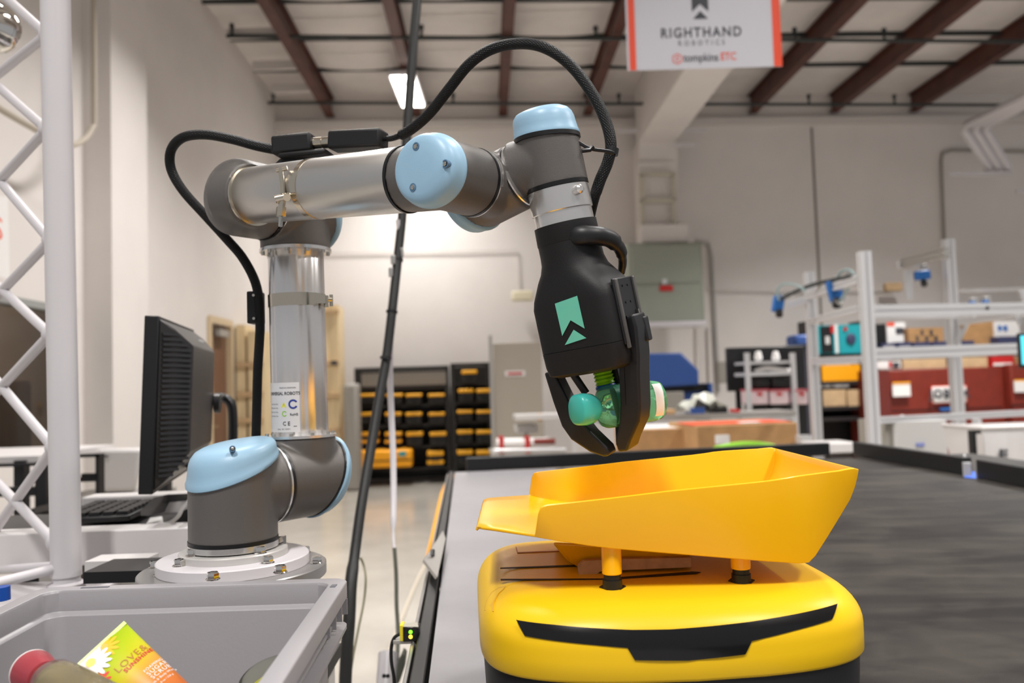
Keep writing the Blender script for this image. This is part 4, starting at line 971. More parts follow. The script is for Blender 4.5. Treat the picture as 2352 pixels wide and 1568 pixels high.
# ---- yellow photo sensor on bracket beside the deck
t = thing('photo_sensor', P(935, 1475, 1.35), 'small yellow and black photoelectric sensor with lit green and yellow lamps', 'sensor'); ys = 1.33
def bq(x0, y0, x1, y1, Y, dep, R=0): return BXP(x0, y0, x1, y1, Y, dep, R)
obj('sensor_face', bq(926, 1440, 960, 1473, ys, .020), 'blackgloss', t, bevel=.001); obj('sensor_top', MB().prism([P(919, 1441, ys+.002), P(926, 1433, ys+.018), P(959, 1430, ys+.022), P(961, 1441, ys)], (0, 0, .0015)), mat('sensor_grey', (158, 154, 140), .4), t)
obj('sensor_side', bq(918, 1436, 926, 1472, ys+.001, .022), mat('sensor_yellow', (232, 214, 40), .4), t, bevel=.001)
for y, m_ in ((1451, 'ledg'), (1462, 'ledy')): p = P(943, y, ys-.0005); obj('led', MB().lathe([(.0030, 0), (.0026, .0012)], p, (0, -1, 0), 14), m_, t)
obj('bracket', bq(903, 1470, 950, 1479, ys+.004, .03), 'galv', t, bevel=.001); obj('bracket', MB().prism([P(948, 1472, ys), P(955, 1480, ys), P(958, 1500, ys), P(951, 1520, ys), P(947, 1490, ys)], (0, .02, 0)), 'galv', t)
obj('bracket', bq(956, 1440, 962, 1494, ys+.004, .02), 'seal', t)
obj('sensor_cable', MB().tube([P(920, 1455, ys+.01), P(906, 1464, ys+.01), P(899, 1485, ys+.01), P(899, 1520, ys+.005), P(905, 1560, ys), P(908, 1640, ys)], .0027, 10, sub=5), 'rubber', t)

# ---- blue machine, workbench etc. behind the gripper
t = Bt('blue_machine', 1480, 812, 1606, 905, 10.5, .8, 'royal blue machine hood with a cut corner behind the gripper', 'machine')
pp = [P(x, y, 10.4) for x, y in ((1470, 812), (1566, 810), (1605, 850), (1606, 884), (1470, 892))]; obj('hood', MB().prism(pp, RBm.col[1]*.8), 'navy', t, bevel=.02)
obj('lower_frame', BXP(1475, 884, 1636, 900, 10.45, .7), 'black2', t); obj('blue_cheek', BXP(1630, 880, 1637, 915, 10.4, .5), 'navy', t)
for x0, x1 in ((1510, 1530), (1570, 1616)): obj('drive_box', BXP(x0, 895, x1, 924, 10.5, .4), 'navy', t, bevel=.02)
c, s = TO_FLOOR(1490, 905, 1500, 10.6, .5); obj('leg', MB().box(c, s, RB), 'black2', t); c, s = TO_FLOOR(1620, 905, 1630, 10.6, .5); obj('leg', MB().box(c, s, RB), 'black2', t)
for k, (x0, y0, x1, y1) in enumerate(((1532, 900, 1572, 945), (1452, 905, 1480, 945))): B('grey_parts_box', x0, y0, x1, y1, 10.2, .4, 'grey', ['grey open parts box under the blue machine', 'small grey parts box left of the blue machine'][k], 'box')
t = Bt('folded_sheet', 1575, 918, 1675, 950, 9.6, .5, 'crumpled pale plastic sheet on the long bench', 'sheet')
random.seed(3); mb = MB(); rs = []
for i in range(8):
    rs.append([P(1575+i*14, 951, 8.4)+RBm.col[1]*(j*.07)+UP*(random.random()*.12+(.12 if 1 < i < 6 else .02)*(1-abs(j-2)/4)) for j in range(6)])
mb.rings(rs, close=False, cap0=False, cap1=False); obj('sheet', mb, mat('cloudy_film', (206, 208, 198), .4), t, solid=.004, angle=20)
t = Bt('long_bench', 1310, 950, 1832, 1010, 8.4, .5, 'long aluminium workbench across the back of the hall', 'workbench')
obj('bench_top', BXP(1310, 952, 1835, 964, 8.3, .5), 'galv', t); obj('front_rail', BXP(1310, 966, 1835, 973, 8.28, .05), 'alpr', t)
for x in (1318, 1480, 1640, 1826): c, s = TO_FLOOR(x-5, 966, x+5, 8.35, .06); obj('leg', MB().box(c, s, RB), 'alpr', t)
for i, (x0, x1, h, m_, lb) in enumerate(((1500, 1525, 20, 'navy', 'blue case at the left end of the bench top'), (1530, 1552, 12, 'mdf', 'tan block on the bench top'), (1586, 1620, 16, 'navy', 'flat blue case on the bench top'), (1640, 1672, 16, 'black2', 'black case on the bench top under the plastic sheet'), (1690, 1700, 12, 'redm', 'little red part on the bench top'))):
    B('bench_item', x0, 952-h, x1, 951, 8.4, .2, m_, lb, 'case')
# rolls, red brackets left of the gripper
t = Bt('film_roll', 1138, 1004, 1230, 1030, 8.6, .2, 'white roll held in red brackets left of the gripper fingers', 'roll')
p0, p1 = P(1140, 1018, 8.5), P(1262, 1016, 8.55); obj('roll', MB().cyl(p0, p1, .052, seg=20), 'paper', t)
for x in (1152, 1212): obj('red_bracket', BXP(x-5, 1002, x+5, 1040, 8.45, .12), 'redm', t)
obj('red_bar', MB().cyl(P(1226, 1014, 8.5), P(1275, 1013, 8.5), .03, seg=12), 'red', t)
obj('rod', MB().cyl(P(1135, 1034, 8.4), P(1300, 1032, 8.4), .018, seg=10), 'alpr', t)
t = Bt('roller_table', 1128, 960, 1290, 1050, 8.8, .7, 'low metal roller table carrying the white roll', 'table')
obj('table_top', BXP(1130, 1038, 1300, 1048, 8.5, .7), 'galv', t)
for x in (1136, 1290): c, s = TO_FLOOR(x-4, 1044, x+4, 8.55, .05); obj('leg', MB().box(c, s, RB), 'galv', t)
obj('upper_shelf', BXP(1185, 952, 1300, 963, 8.6, .5), 'tank', t); obj('control_box', BXP(1185, 975, 1236, 995, 8.8, .3), 'tank', t, bevel=.02); obj('support', BXP(1205, 992, 1215, 1042, 8.9, .1), 'galv', t)
obj('knob', BXP(1236, 950, 1244, 966, 8.8, .05), 'amber', t)
# cardboard boxes behind the kerb
t = thing('cardboard_box', P(1520, 1030, 7.4), 'plain cardboard box partly behind the gripper finger', 'box')
c, s = TO_FLOOR(1440, 985, 1578, 7.3, .6); obj('carton', MB().box(c, s, RB), 'carton', t, bevel=.01); obj('flap_seam', BXP(1450, 983, 1588, 985, 7.4, .7), 'paper', t)
t = thing('cardboard_box', P(1710, 1030, 7.2), 'long cardboard box with orange-red tape on top', 'box')
c, s = TO_FLOOR(1592, 974, 1832, 7.0, .8); obj('carton', MB().box(c, s, RB+.04), 'carton', t, bevel=.01)
z_ = c.z+s[2]/2; obj('orange_tape', MB().box((c.x, c.y-.1, z_+.003), (s[0]*.98, .45, .006), RB+.04), mat('orange_tape', (232, 92, 60), .5), t)
obj('shipping_label', BXP(1645, 999, 1676, 1020, 6.94, .05), 'paper', t); obj('white_sticker', MB().box((c.x+.1, c.y-.25, z_+.008), (.17, .16, .004), RB), 'paper', t)
tag(obj('green_wrap', MB().tube([P(1640, 1030, 6.2), P(1690, 1020, 6.2), P(1730, 1018, 6.2), P(1770, 1023, 6.2), P(1800, 1030, 6.2)], .016, 8, sub=3), mat('lime_strap', (150, 220, 60), .5)), 'lime green strap bundle lying behind the far kerb', 'strap')
# ---- black monitor on trolley with pink bins
t = Bt('wall_screen', 1670, 794, 1850, 898, 9.6, .1, 'large black screen on a stand behind the metal trolley', 'screen')
obj('panel', BXP(1670, 796, 1852, 896, 9.6, .08), 'black2', t, bevel=.01); obj('panel_back', BXP(1812, 792, 1850, 900, 9.7, .12), mat('slate', (64, 64, 74), .5), t)
c, s = TO_FLOOR(1692, 890, 1702, 9.65, .06); obj('stand_pole', MB().box(c, s, RB), 'black2', t); c = P(1697, 1000, 9.65); obj('stand_foot', MB().box((c.x, c.y+.1, .02), (.5, .5, .03), RB), 'black2', t)
tag(obj('wall_socket', BXP(1650, 830, 1668, 880, 12.6, .1), 'grey', bevel=.01), 'grey switch box on the wall left of the black screen', 'switch')
t = Bt('trolley', 1715, 810, 1825, 960, 9.1, .5, 'aluminium trolley holding pale bins in front of the black screen', 'trolley')
for x in (1717, 1822):
    for d in (0, .45): c, s = TO_FLOOR(x-5, 810, x+5, 9.0+d, .05); obj('post', MB().box(c, s, RB), 'alpr', t)
for y, h in ((832, 6), (858, 8), (946, 6)): obj('shelf', BXP(1718, y-h/2, 1822, y+h/2, 9.02, .45), 'alpr', t)
for k, x in enumerate((1742, 1782)): tag(obj('white_cup', MB().lathe([(.03, 0), (.045, .03), (.03, .10), (.02, .11)], P(x, 829, 9.15), UP, 16), 'paper'), ['white cup on the left of the trolley top shelf', 'white cup on the right of the trolley top shelf'][k], 'cup')
t = Bt('white_rolls', 1730, 850, 1810, 860, 9.1, .2, 'bundle of white wrap on the second trolley shelf', 'wrap'); obj('roll', MB().tube([P(1735, 854, 9.1), P(1760, 846, 9.1), P(1790, 850, 9.1), P(1815, 853, 9.1)], .032, 10, sub=3), 'paper', t)
for k, (x0, x1) in enumerate(((1727, 1765), (1770, 1812), (1828, 1856))):
    t = Bt('storage_bin', x0, 896, x1, 928, 9.0, .35, ['leftmost pale pink bin on the trolley', 'middle pale pink bin on the trolley', 'pale pink bin to the right of the trolley post'][k], 'bin', 'pale pink storage bins')
    obj('bin_body', BXP(x0, 897, x1, 928, 9.0, .35), 'pink', t, bevel=.01); obj('rim', BXP(x0-1, 894, x1+1, 898, 8.99, .37), mat('rose_rim', (190, 90, 100), .5), t); obj('handle_slot', BXP((x0+x1)/2-5, 902, (x0+x1)/2+5, 908, 8.98, .02), 'redm', t)
    if k < 2: obj('bin_feet', BXP(x0+4, 928, x1-4, 943, 9.05, .3), 'black2', t)
    else: c, s = TO_FLOOR(x0+3, 928, x1-3, 9.05, .3); obj('bin_feet', MB().box(c, s, RB), 'black2', t)
for k, (x0, x1) in enumerate(((1731, 1773), (1774, 1818))): B('camera_case', x0, 868, x1, 893, 9.05, .3, 'black2', ['left black case above the pink bins', 'right black case above the pink bins'][k], 'case', 'black cases on the trolley', bevel=.03)
B('blue_case', 1826, 768, 1872, 792, 10.2, .3, 'navy', 'blue case on top of the black screen stand', 'case', bevel=.03)
tag(obj('case_stand', MB().box(*TO_FLOOR(1824, 793, 1876, 10.25, .4)), mat('slate', (64, 64, 74), .5)), 'dark slate locker under the blue case', 'locker')
# ---- stock shelves beyond the aluminium frame
ssx = mat('stock_shelf_black', (44, 40, 40), .5)
t = Bt('stock_shelf', 1866, 815, 1990, 1060, 12.0, .6, 'black stock shelving with an orange carton behind the aluminium frame', 'shelving')
for x in (1868, 1990): c, s = TO_FLOOR(x-4, 735, x+4, 12, .5); obj('upright', MB().box(c, s, RB), ssx, t)
for y in (816, 879, 937, 962): obj('shelf', BXP(1868, y-4, 1990, y+4, 12.0, .6), ssx, t)
obj('back_panel', BXP(1868, 890, 1990, 1030, 12.55, .02), ssx, t)
B('orange_carton', 1887, 838, 1978, 875, 12.02, .5, 'amber', 'bright orange carton on the black stock shelf', 'box')
for k, (x0, x1) in enumerate(((1890, 1944), (1946, 1984))): B('tan_carton', x0, 895, x1, 933, 12.02, .5, 'carton2', ['wider tan carton on the lower stock shelf', 'narrower tan carton on the lower stock shelf'][k], 'box', 'tan cartons on the stock shelf')
t = Bt('teal_tool_box', 1870, 748, 1925, 813, 11.95, .4, 'teal and black retail tool box left of the tall post', 'box'); obj('carton', BXP(1871, 747, 1922, 812, 11.95, .4), 'teal', t); obj('front_art', BXP(1886, 749, 1914, 810, 11.93, .02), 'black2', t); obj('art_spot', BXP(1896, 772, 1906, 790, 11.92, .02), 'tank', t); obj('art_stripe', BXP(1908, 747, 1916, 765, 11.91, .02), 'redm', t)
t = Bt('teal_tool_box', 1926, 746, 1978, 812, 11.95, .4, 'teal retail tool box with a white side beside the tall post', 'box'); obj('carton', BXP(1926, 745, 1978, 811, 11.95, .4), 'teal', t); obj('side_panel', BXP(1918, 745, 1930, 811, 11.96, .38), 'paper', t)
mb = MB(); p = P(1955, 778, 11.93); mb.ball(p, .07, sc=(1, .3, 1.2)); obj('tool_picture', mb, 'darkblue', t); obj('red_dot', MB().cyl(P(1942, 755, 11.93), P(1942, 755, 11.92), .03, seg=14), 'redm', t)
# red job chests
for k, (x0, x1, yt) in enumerate(((2013, 2310, 846), (2314, 2600, 832))):
    t = Bt('tool_chest', x0, yt, x1, 1060, 11.6, .9, ['long oxide-red steel tool chest with a lettered badge', 'second oxide-red steel chest cut off by the right edge'][k], 'chest')
    c, s = TO_FLOOR(x0, yt, x1, 11.5, .9); obj('chest_body', MB().box(c, s, RB), 'red', t, bevel=.02)
    obj('lid_seam', BXP(x0+2, yt+92, x1-2, yt+96, 11.49, .03), mat('dark_red', (70, 24, 20), .5), t)
    if k == 0:
        obj('end_panel', BXP(x0, yt+4, x0+34, 1000, 11.40, .03), mat('dark_red2', (104, 40, 34), .5), t)
        obj('paper_notice', BXP(2050, 880, 2092, 910, 11.38, .02), 'paper', t); obj('notice_edge', BXP(2050, 877, 2092, 881, 11.37, .02), 'amber', t)
        bd2 = obj('badge', BXP(2141, 887, 2222, 924, 11.46, .02), 'paper', t, bevel=.03); obj('badge_frame', BXP(2139, 885, 2224, 926, 11.47, .02), 'orange', t, bevel=.03)
        text('lettering', 'JOBOX', .165, 'ink', t, P(2181, 905, 11.42), RBm.col[0], UP, bold=.008, spacing=1.15)
        obj('latch', BXP(2160, 936, 2205, 942, 11.44, .04), 'bluepl', t); obj('lock_recess', BXP(2150, 950, 2214, 1010, 11.47, .02), mat('dark_red2', (104, 40, 34), .5), t)
    else: obj('paper_notice', BXP(2330, 874, 2380, 900, 11.4, .02), 'paper', t); obj('notice_edge', BXP(2330, 871, 2380, 875, 11.4, .02), 'amber', t)
# stock on top of chests
t = Bt('upper_shelf', 2006, 808, 2600, 850, 11.9, .6, 'long steel shelf of cartons above the red tool chests', 'shelf')
for y in (812,): obj('shelf_board', BXP(2008, y-3, 2600, y+4, 11.8, .7), 'galv', t)
for x in (2012, 2312, 2590): c, s = TO_FLOOR(x-4, 740, x+4, 12.5, .05); obj('upright', MB().box(c, s, RB), 'galv', t)
items = [(2008, 2036, 745, 800, 'black2', 'dark upright carton with a lime base'), (2037, 2082, 740, 788, 'paper', 'white retail box with a red corner'), (2085, 2170, 752, 792, 'carton', 'tan carton printed with black marks'), (2210, 2292, 738, 796, 'carton', 'large plain tan carton on the upper shelf'), (2284, 2345, 737, 777, 'paper', 'white poster box lettered in blue'),
         (2026, 2060, 788, 808, 'darkblue', 'leftmost small blue pack in the row'), (2062, 2096, 785, 808, 'darkblue', 'second small blue pack in the row'), (2098, 2140, 785, 808, 'darkblue', 'third small blue pack in the row'), (2142, 2178, 784, 808, 'darkblue', 'fourth small blue pack in the row'), (2200, 2240, 782, 808, 'darkblue', 'fifth blue pack right of the rear post'), (2292, 2345, 772, 796, 'darkblue', 'blue pack under the white poster box')]
for k, (x0, x1, y0, y1, m_, lb) in enumerate(items):
    if m_ in ('darkblue',): y1 = 808; dep = .18; Yv = 11.75
    else: dep = .3; Yv = 12.0; y1 = 808
    t = Bt('stock_box', x0, y0, x1, y1, Yv, dep, lb, 'box', 'boxes on the upper shelf'); obj('carton', BXP(x0, y0, x1-1, y1, Yv, dep), m_, t)
    if k == 0: obj('lime_base', BXP(x0, 799, x1, 807, Yv-.01, .02), 'grn', t)
    if k == 1: obj('red_corner', BXP(x0, y0, x0+18, y0+9, Yv-.01, .02), 'orange', t); obj('picture', BXP(2058, 752, 2076, 766, Yv-.01, .02), 'ink', t)
    if k == 2:
        for q in range(6): obj('printed_mark', BXP(x0+8+q*11, y0+5+(q % 2)*14, x0+14+q*11, y0+18+(q % 2)*14, Yv-.01, .02), 'ink', t)
        obj('edge_strip', BXP(x0-8, y0+2, x0, y1, Yv, dep), mat('brown_card', (120, 88, 60), .8), t)
    if k == 4:
        for q in (0, 1): obj('mark', BXP(2292+q*14, 747, 2300+q*14, 760, Yv-.01, .02), 'bluepl', t)
        obj('mark', BXP(2299, 752, 2307, 755, Yv-.01, .02), 'bluepl', t)
    if m_ == 'darkblue': obj('print_band', BXP(x0+4, 795, x1-5, 800, Yv-.01, .02), 'tank', t)
for k, (x0, x1, y0, m_, lb) in enumerate(((2012, 2070, 829, 'paper', 'white box with pictures on the red chest'), (2072, 2175, 824, 'carton2', 'long pale carton on the red chest left of the rear post'), (2196, 2270, 820, 'carton2', 'pale carton on the red chest right of the rear post'), (2278, 2330, 817, 'redm', 'red printed box on the red chest'), (2334, 2420, 818, 'carton', 'tan carton at the right edge above the second chest'))):
    t = Bt('chest_top_box', x0, y0, x1, 846, 11.7, .3, lb, 'box', 'boxes on the red chests'); obj('carton', BXP(x0, y0, x1, 846, 11.6, .3), m_, t)
    if k == 0: obj('picture', BXP(2052, 832, 2066, 843, 11.58, .02), 'ink', t); obj('stripe', BXP(2043, 830, 2049, 844, 11.58, .02), 'redm', t)
    if k == 3: obj('print_band', BXP(2282, 833, 2326, 839, 11.58, .02), 'paper', t)
# ---- aluminium profile frame
t = thing('aluminium_frame', P(1995, 1020, 5.6), 'tall aluminium profile frame carrying blue barcode cameras', 'frame'); AF = t
def beam(a_, b__, w_, h_, nm='profile', m='alpr', par=None, groove=True):
    a_, b__ = V(a_), V(b__); d = (b__-a_); L_ = d.length; d.normalize(); ref = UP if abs(d.z) < .8 else V((0, 1, 0))
    z = (ref-d*ref.dot(d)).normalized(); y = z.cross(d); mb = MB(); g = min(w_, h_)*.12
    hw, hh = w_/2, h_/2
    sec_ = []
    nz = max(1, round(h_/min(w_, h_))); ny = max(1, round(w_/min(w_, h_)))
    def side(p, q, n_, inn):
        out = []
        for i in range(n_):
            c_ = p.lerp(q, (i+.5)/n_); e = (q-p).normalized()
            out += [c_-e*g, c_-e*g+inn*g*1.4, c_+e*g+inn*g*1.4, c_+e*g]
        return [p]+out
    A_, B_, C_, D_ = -y*hw-z*hh, y*hw-z*hh, y*hw+z*hh, -y*hw+z*hh
    sec_ = side(A_, B_, ny, z)+side(B_, C_, nz, -y)+side(C_, D_, ny, -z)+side(D_, A_, nz, y)
    mb.rings([[a_+q for q in sec_], [b__+q for q in sec_]]); return obj(nm, mb, m, par or AF)
def vpost(px, ptop, Y, w_, z0=0, dep=None, par=None):
    tp = P(px, ptop, Y); return beam((tp.x, tp.y, z0), tp, w_, dep or w_, 'post', par=par)
vpost(1984, 578, 5.55, .072, dep=.07); vpost(1858, 625, 7.0, .072); vpost(2177, 550, 7.4, .085)
vpost(2395, 665, 6.2, .08)
vp_ = vpost(2084, 620, 7.5, .05, z0=2.05)
def hb2(x0, y0, x1, y1, Y0, Y1, w_, h_, m='alpr', nm='beam'): return beam(P(x0, y0, Y0), P(x1, y1, Y1), w_, h_, nm, m)
hb2(1998, 715, 2390, 707, 5.6, 6.2, .06, .085); hb2(1995, 813, 2390, 798, 5.6, 6.2, .06, .08); hb2(1868, 829, 1976, 826, 7.0, 5.7, .05, .055)
hb2(2010, 965, 2390, 946, 5.7, 6.2, .04, .045); hb2(1862, 738, 1976, 708, 7.0, 5.6, .04, .05); hb2(2195, 740, 2400, 712, 7.4, 6.2, .05, .06)
hb2(2175, 580, 2075, 605, 6.8, 7.6, .06, .09, 'galv'); hb2(2063, 608, 2125, 603, 7.6, 7.6, .05, .07)
hb2(1855, 680, 1975, 640, 7.0, 5.6, .05, .06); hb2(1812, 700, 1868, 686, 7.1, 7.0, .08, .05)
hb2(2000, 729, 2235, 724, 5.75, 6.2, .05, .03); hb2(2346, 668, 2370, 748, 6.4, 6.4, .03, .03); hb2(2205, 668, 2400, 662, 7.6, 6.6, .03, .03)
for (x0, y0, x1, y1, Yv) in ((2200, 785, 2228, 728, 7.3), (2345, 745, 2330, 716, 6.3)): hb2(x0, y0, x1, y1, Yv, Yv, .03, .03)
tag(obj('camera_rail', MB().tube([P(1788, 690, 6.9), P(1830, 668, 6.7), P(1880, 650, 6.5), P(1960, 635, 5.7)], .016, 8, sub=3), 'pipe_dark'), 'dark rail carrying the blue cameras toward the tall post', 'rail')
def bcam(x, y, Yv, sc_, lb, tilt=0):
    t = thing('barcode_camera', P(x, y, Yv), lb, 'camera', 'blue barcode cameras')
    p = P(x, y, Yv); R_ = Matrix.Rotation(tilt, 3, 'Y')
    obj('camera_body', MB().box(p, (.075*sc_, .07, .12*sc_), R_), 'bluepl', t, bevel=.012); obj('lens_hood', MB().cyl(p+V((0, -.02, -.055*sc_)), p+V((-.01, -.05, -.085*sc_)), .026*sc_, seg=16), 'black2', t)
    obj('mount', MB().box(p+V((.03, .03, .07*sc_)), (.05, .04, .05)), 'galv', t, bevel=.004)
bcam(1787, 698, 6.9, 1.15, 'blue camera hanging at the left end of the dark rail', .2); bcam(1918, 668, 6.2, 1.35, 'blue camera beside the tall post with looping cables', -.2); bcam(2118, 632, 7.5, 1.1, 'blue camera under the short upper arm', 1.5)
for k, (x, y) in enumerate(((2232, 697), (2262, 694))): bcam(x, y+3, 6.0, .45, ['small blue camera above the top beam, left one', 'small blue camera above the top beam, right one'][k])
cc = mat('pale_blue_cable', (150, 170, 172), .5)
for k, pts in enumerate(([(1790, 690, 6.85), (1785, 668, 6.85), (1800, 652, 6.8), (1830, 655, 6.7), (1850, 668, 6.6)], [(1920, 650, 6.1), (1930, 625, 6.0), (1950, 620, 5.9), (1962, 635, 5.8), (1945, 668, 6.0), (1930, 690, 6.1)], [(1922, 690, 6.1), (1930, 698, 6.1), (1938, 680, 6.1), (1940, 640, 6.0), (1955, 628, 5.9), (1968, 640, 5.7)])):
    obj('camera_cable', MB().tube([P(*q) for q in pts], .010, 8, sub=5), cc if k < 2 else 'galv', AF)
# white equipment cabinet behind the right kerb
t = Bt('white_enclosure', 2036, 965, 2176, 1045, 5.9, .4, 'white metal enclosure box standing behind the right-hand kerb', 'enclosure')
c, s = TO_FLOOR(2052, 966, 2176, 5.75, .4); obj('enclosure_body', MB().box((c.x, c.y, c.z+.2), (s[0], s[1], s[2]-.4), RB), 'tank', t, bevel=.006); obj('side_face', BXP(2034, 967, 2053, 1060, 5.77, .38), 'grey', t)
obj('blue_mark', BXP(2105, 1017, 2124, 1025, 5.74, .01), mat('pale_blue_print', (130, 140, 200), .5), t); obj('plinth', MB().box((c.x, c.y, .19), (s[0], s[1], .38), RB), 'galv', t)
random.seed(9)
t = Bt('cable_heap', 2050, 955, 2160, 966, 5.8, .2, 'tangle of white cables lying on the white enclosure', 'cables')
for k in range(4): obj('loose_cable', MB().tube([P(2045+k*18+q*10, 962-random.random()*8, 5.85+.05*k) for q in range(5)], .008, 6, sub=3), 'paper' if k != 2 else 'grn', t)
# white tote at right on a black stand
t = Bt('white_tote', 2255, 980, 2420, 1070, 4.9, .5, 'white plastic tote printed with a black code at the right edge', 'tote')
q = [P(2256, 983, 4.9), P(2500, 975, 4.9), P(2485, 1085, 4.9), P(2272, 1078, 4.9)]; dd = RBm.col[1]*.4
mb = MB().rings([[q[3]+dd*.06, q[2]+dd*.06, q[2]+dd*.9, q[3]+dd*.9], [q[0], q[1], q[1]+dd, q[0]+dd]], cap1=False)
obj('tote_body', mb, 'whitebox', t, solid=.006, bevel=.004); obj('rim', MB().tube([q[0]+dd, q[0], q[1]], .012, 8), 'whitebox', t)
for k in range(4): obj('printed_code', BXP(2297, 1032+k*9, 2306, 1039+k*9, 4.90, .006), 'ink', t); obj('printed_code', BXP(2309, 1032+k*9, 2315, 1037+k*9, 4.90, .006), 'ink', t)
obj('black_tray', BXP(2332, 1060, 2480, 1078, 4.6, .1), 'black2', t)
t = Bt('tote_stand', 2230, 988, 2248, 1100, 5.0, .05, 'black and aluminium stand holding the white tote', 'stand')
c, s = TO_FLOOR(2232, 990, 2242, 4.85, .04); obj('black_post', MB().box(c, s, RB), 'black2', t); obj('black_arm', BXP(2232, 988, 2254, 996, 4.85, .04), 'black2', t)
c, s = TO_FLOOR(2243, 962, 2255, 5.4, .05); obj('aluminium_post', MB().box(c, s, RB), 'alpr', t)
c, s = TO_FLOOR(2262, 1080, 2490, 4.95, .35); obj('support_table', MB().box(c, s, RB), 'galv', t)
t = Bt('tablet_screen', 2344, 766, 2380, 842, 4.6, .03, 'lit tablet screen cut off by the right edge of the frame', 'tablet')
obj('bezel', BXP(2343, 764, 2395, 844, 4.6, .03), 'black2', t, bevel=.004); obj('lit_display', BXP(2347, 770, 2393, 836, 4.59, .01), 'screenlit', t); beam(P(2370, 840, 4.63), V((P(2370, 840, 4.63).x, P(2370, 840, 4.63).y, 0)), .03, .03, 'stem', par=t)
B('white_kerb_block', 1882, 1018, 1975, 1040, 5.5, .3, 'whitebox', 'white block standing in the gap between the kerbs', 'block')
tag(obj('low_white_posts', BXP(1838, 1000, 1866, 1018, 6.9, .1), 'alpr'), 'low pale fittings at the foot of the left aluminium post', 'fitting')

# ================================================================ LEFT FOREGROUND
# ---- white truss tower
t = thing('truss_tower', P(150, 1330, 1.48), 'white welded truss tower at the left edge of the frame', 'truss')
YT = 1.48; rT = .0252
obj('chord', MB().cyl(P(126, -60, YT).lerp(P(152.5, 1322, YT), -.5), P(152.5, 1322, YT), rT, seg=32), 'whitepaint', t)
obj('chord_sleeve', MB().lathe([(rT, -.014), (rT+.006, -.011), (rT+.006, -.003), (rT, 0)], P(153, 1335, YT), UP, 32), 'whitepaint', t)
obj('chord_foot', MB().cyl(P(152.6, 1322, YT), P(153, 1352, YT), rT*.9, seg=32), 'whitepaint', t)
YC2 = 1.66
obj('chord', MB().cyl(P(-62, -60, YC2).lerp(P(-38, 1352, YC2), -.45), P(-38, 1352, YC2), rT, seg=24), 'whitepaint', t)
rod = .0088
nodes = [(98, 80), (97, 297), (106, 552), (105, 768), (113, 1028), (116, 1246)]
far = [(-45, -60), (-43, 190), (-45, 418+40), (-47, 690-15), (-48, 895+18), (-50, 1165+20)]
def nd(x, y): return P(x+10, y, YT+.01)
def nf(y): return P(-45+.015*y, y, YC2-.01)
seq = [(-60, 0), (80, 1), (80, 1), (200, 0)]
def strut(yn, yf): obj('lattice_rod', MB().cyl(nd([n_[0] for n_ in nodes if n_[1] == yn][0], yn), nf(yf), rod, seg=14), 'whitepaint', t)
for yn, yf in ((80, -60), (80, 200), (297, 165), (297, 455), (552, 370), (552, 708), (768, 628), (768, 925), (1028, 845), (1028, 1238), (1246, 1085)): strut(yn, yf)
for (x, y) in nodes: obj('weld', MB().ball(nd(x-2, y), .0125, sc=(1.1, 1, 1.2)), 'whitepaint', t)
obj('lattice_rod', MB().cyl(P(132, 1300, YT+.01), P(-60, 1312, YC2), rod, seg=14), 'whitepaint', t); obj('lattice_rod', MB().cyl(P(132, 1304, YT-.01), P(-60, 1352, YT-.12), rod, seg=14), 'whitepaint', t)
obj('weld', MB().ball(P(132, 1303, YT), .0135, sc=(1.2, 1, 1)), 'whitepaint', t)
bz_ = P(153, 1352, YT); obj('base_plate', MB().box((bz_.x-.06, bz_.y+.02, bz_.z-.018), (.20, .20, .012)), 'whitepaint', t, bevel=.002); obj('support_leg', MB().box((bz_.x-.03, bz_.y+.02, (bz_.z-.024)/2), (.08, .08, bz_.z-.024)), 'whitebox', t)
# chrome dome at the top left
tag(obj('dome_mirror', MB().lathe([(.05, -.03), (.062, 0), (.055, .025), (.035, .042), (.01, .048)], P(-18, 62, 1.9), (.7, -.6, 0), 32), 'chrome', angle=60), 'chrome dome mirror at the top left corner', 'mirror')
# ---- monitor seen from behind
t = thing('monitor', P(400, 1200, 1.62), 'black desktop monitor seen from the rear side with ribbed vents', 'monitor')
YM = 1.56
fl = [P(331, 724, YM), P(357, 724, YM+.02), P(345, 1137, YM+.02), P(315, 1135, YM)]; 
# build in its own frame: screen faces left and a little toward the back
a0 = P(316, 1136, YM); a1 = P(331, 724, YM); mz = (a1-a0).normalized(); hM = (a1-a0).length
mdv = V((-.225, .974, 0)).normalized(); mdv = (mdv-mz*mdv.dot(mz)).normalized(); mx = mdv.cross(mz); 
if mx.x < 0: mx = -mx
def MP(x, y, z): return a0 + mx*x + mdv*y + mz*z*hM          # x to the back of the case, y along the screen width
Wm = .44
obj('bezel', MB().box(MP(.0135, Wm/2, .5), (.026, Wm, hM), ax=(mx, mdv, mz)), 'black2', t, bevel=.002)
obj('screen', MB().box(MP(.0002, Wm/2, .5), (.002, Wm-.03, hM-.03), ax=(mx, mdv, mz)), 'blackgloss', t)
def mr(x, i0, i1, j0, j1): return [MP(x, i0*Wm, j0), MP(x, i1*Wm, j0), MP(x, i1*Wm, j1), MP(x, i0*Wm, j1)]
bk = mat('monitor_back', (46, 45, 46), .38)
obj('back_case', MB().rings([mr(.026, .015, .985, .015, .985), mr(.052, .05, .95, .09, .93), mr(.082, .13, .87, .22, .84)]), bk, t, bevel=.003)
cs = 28
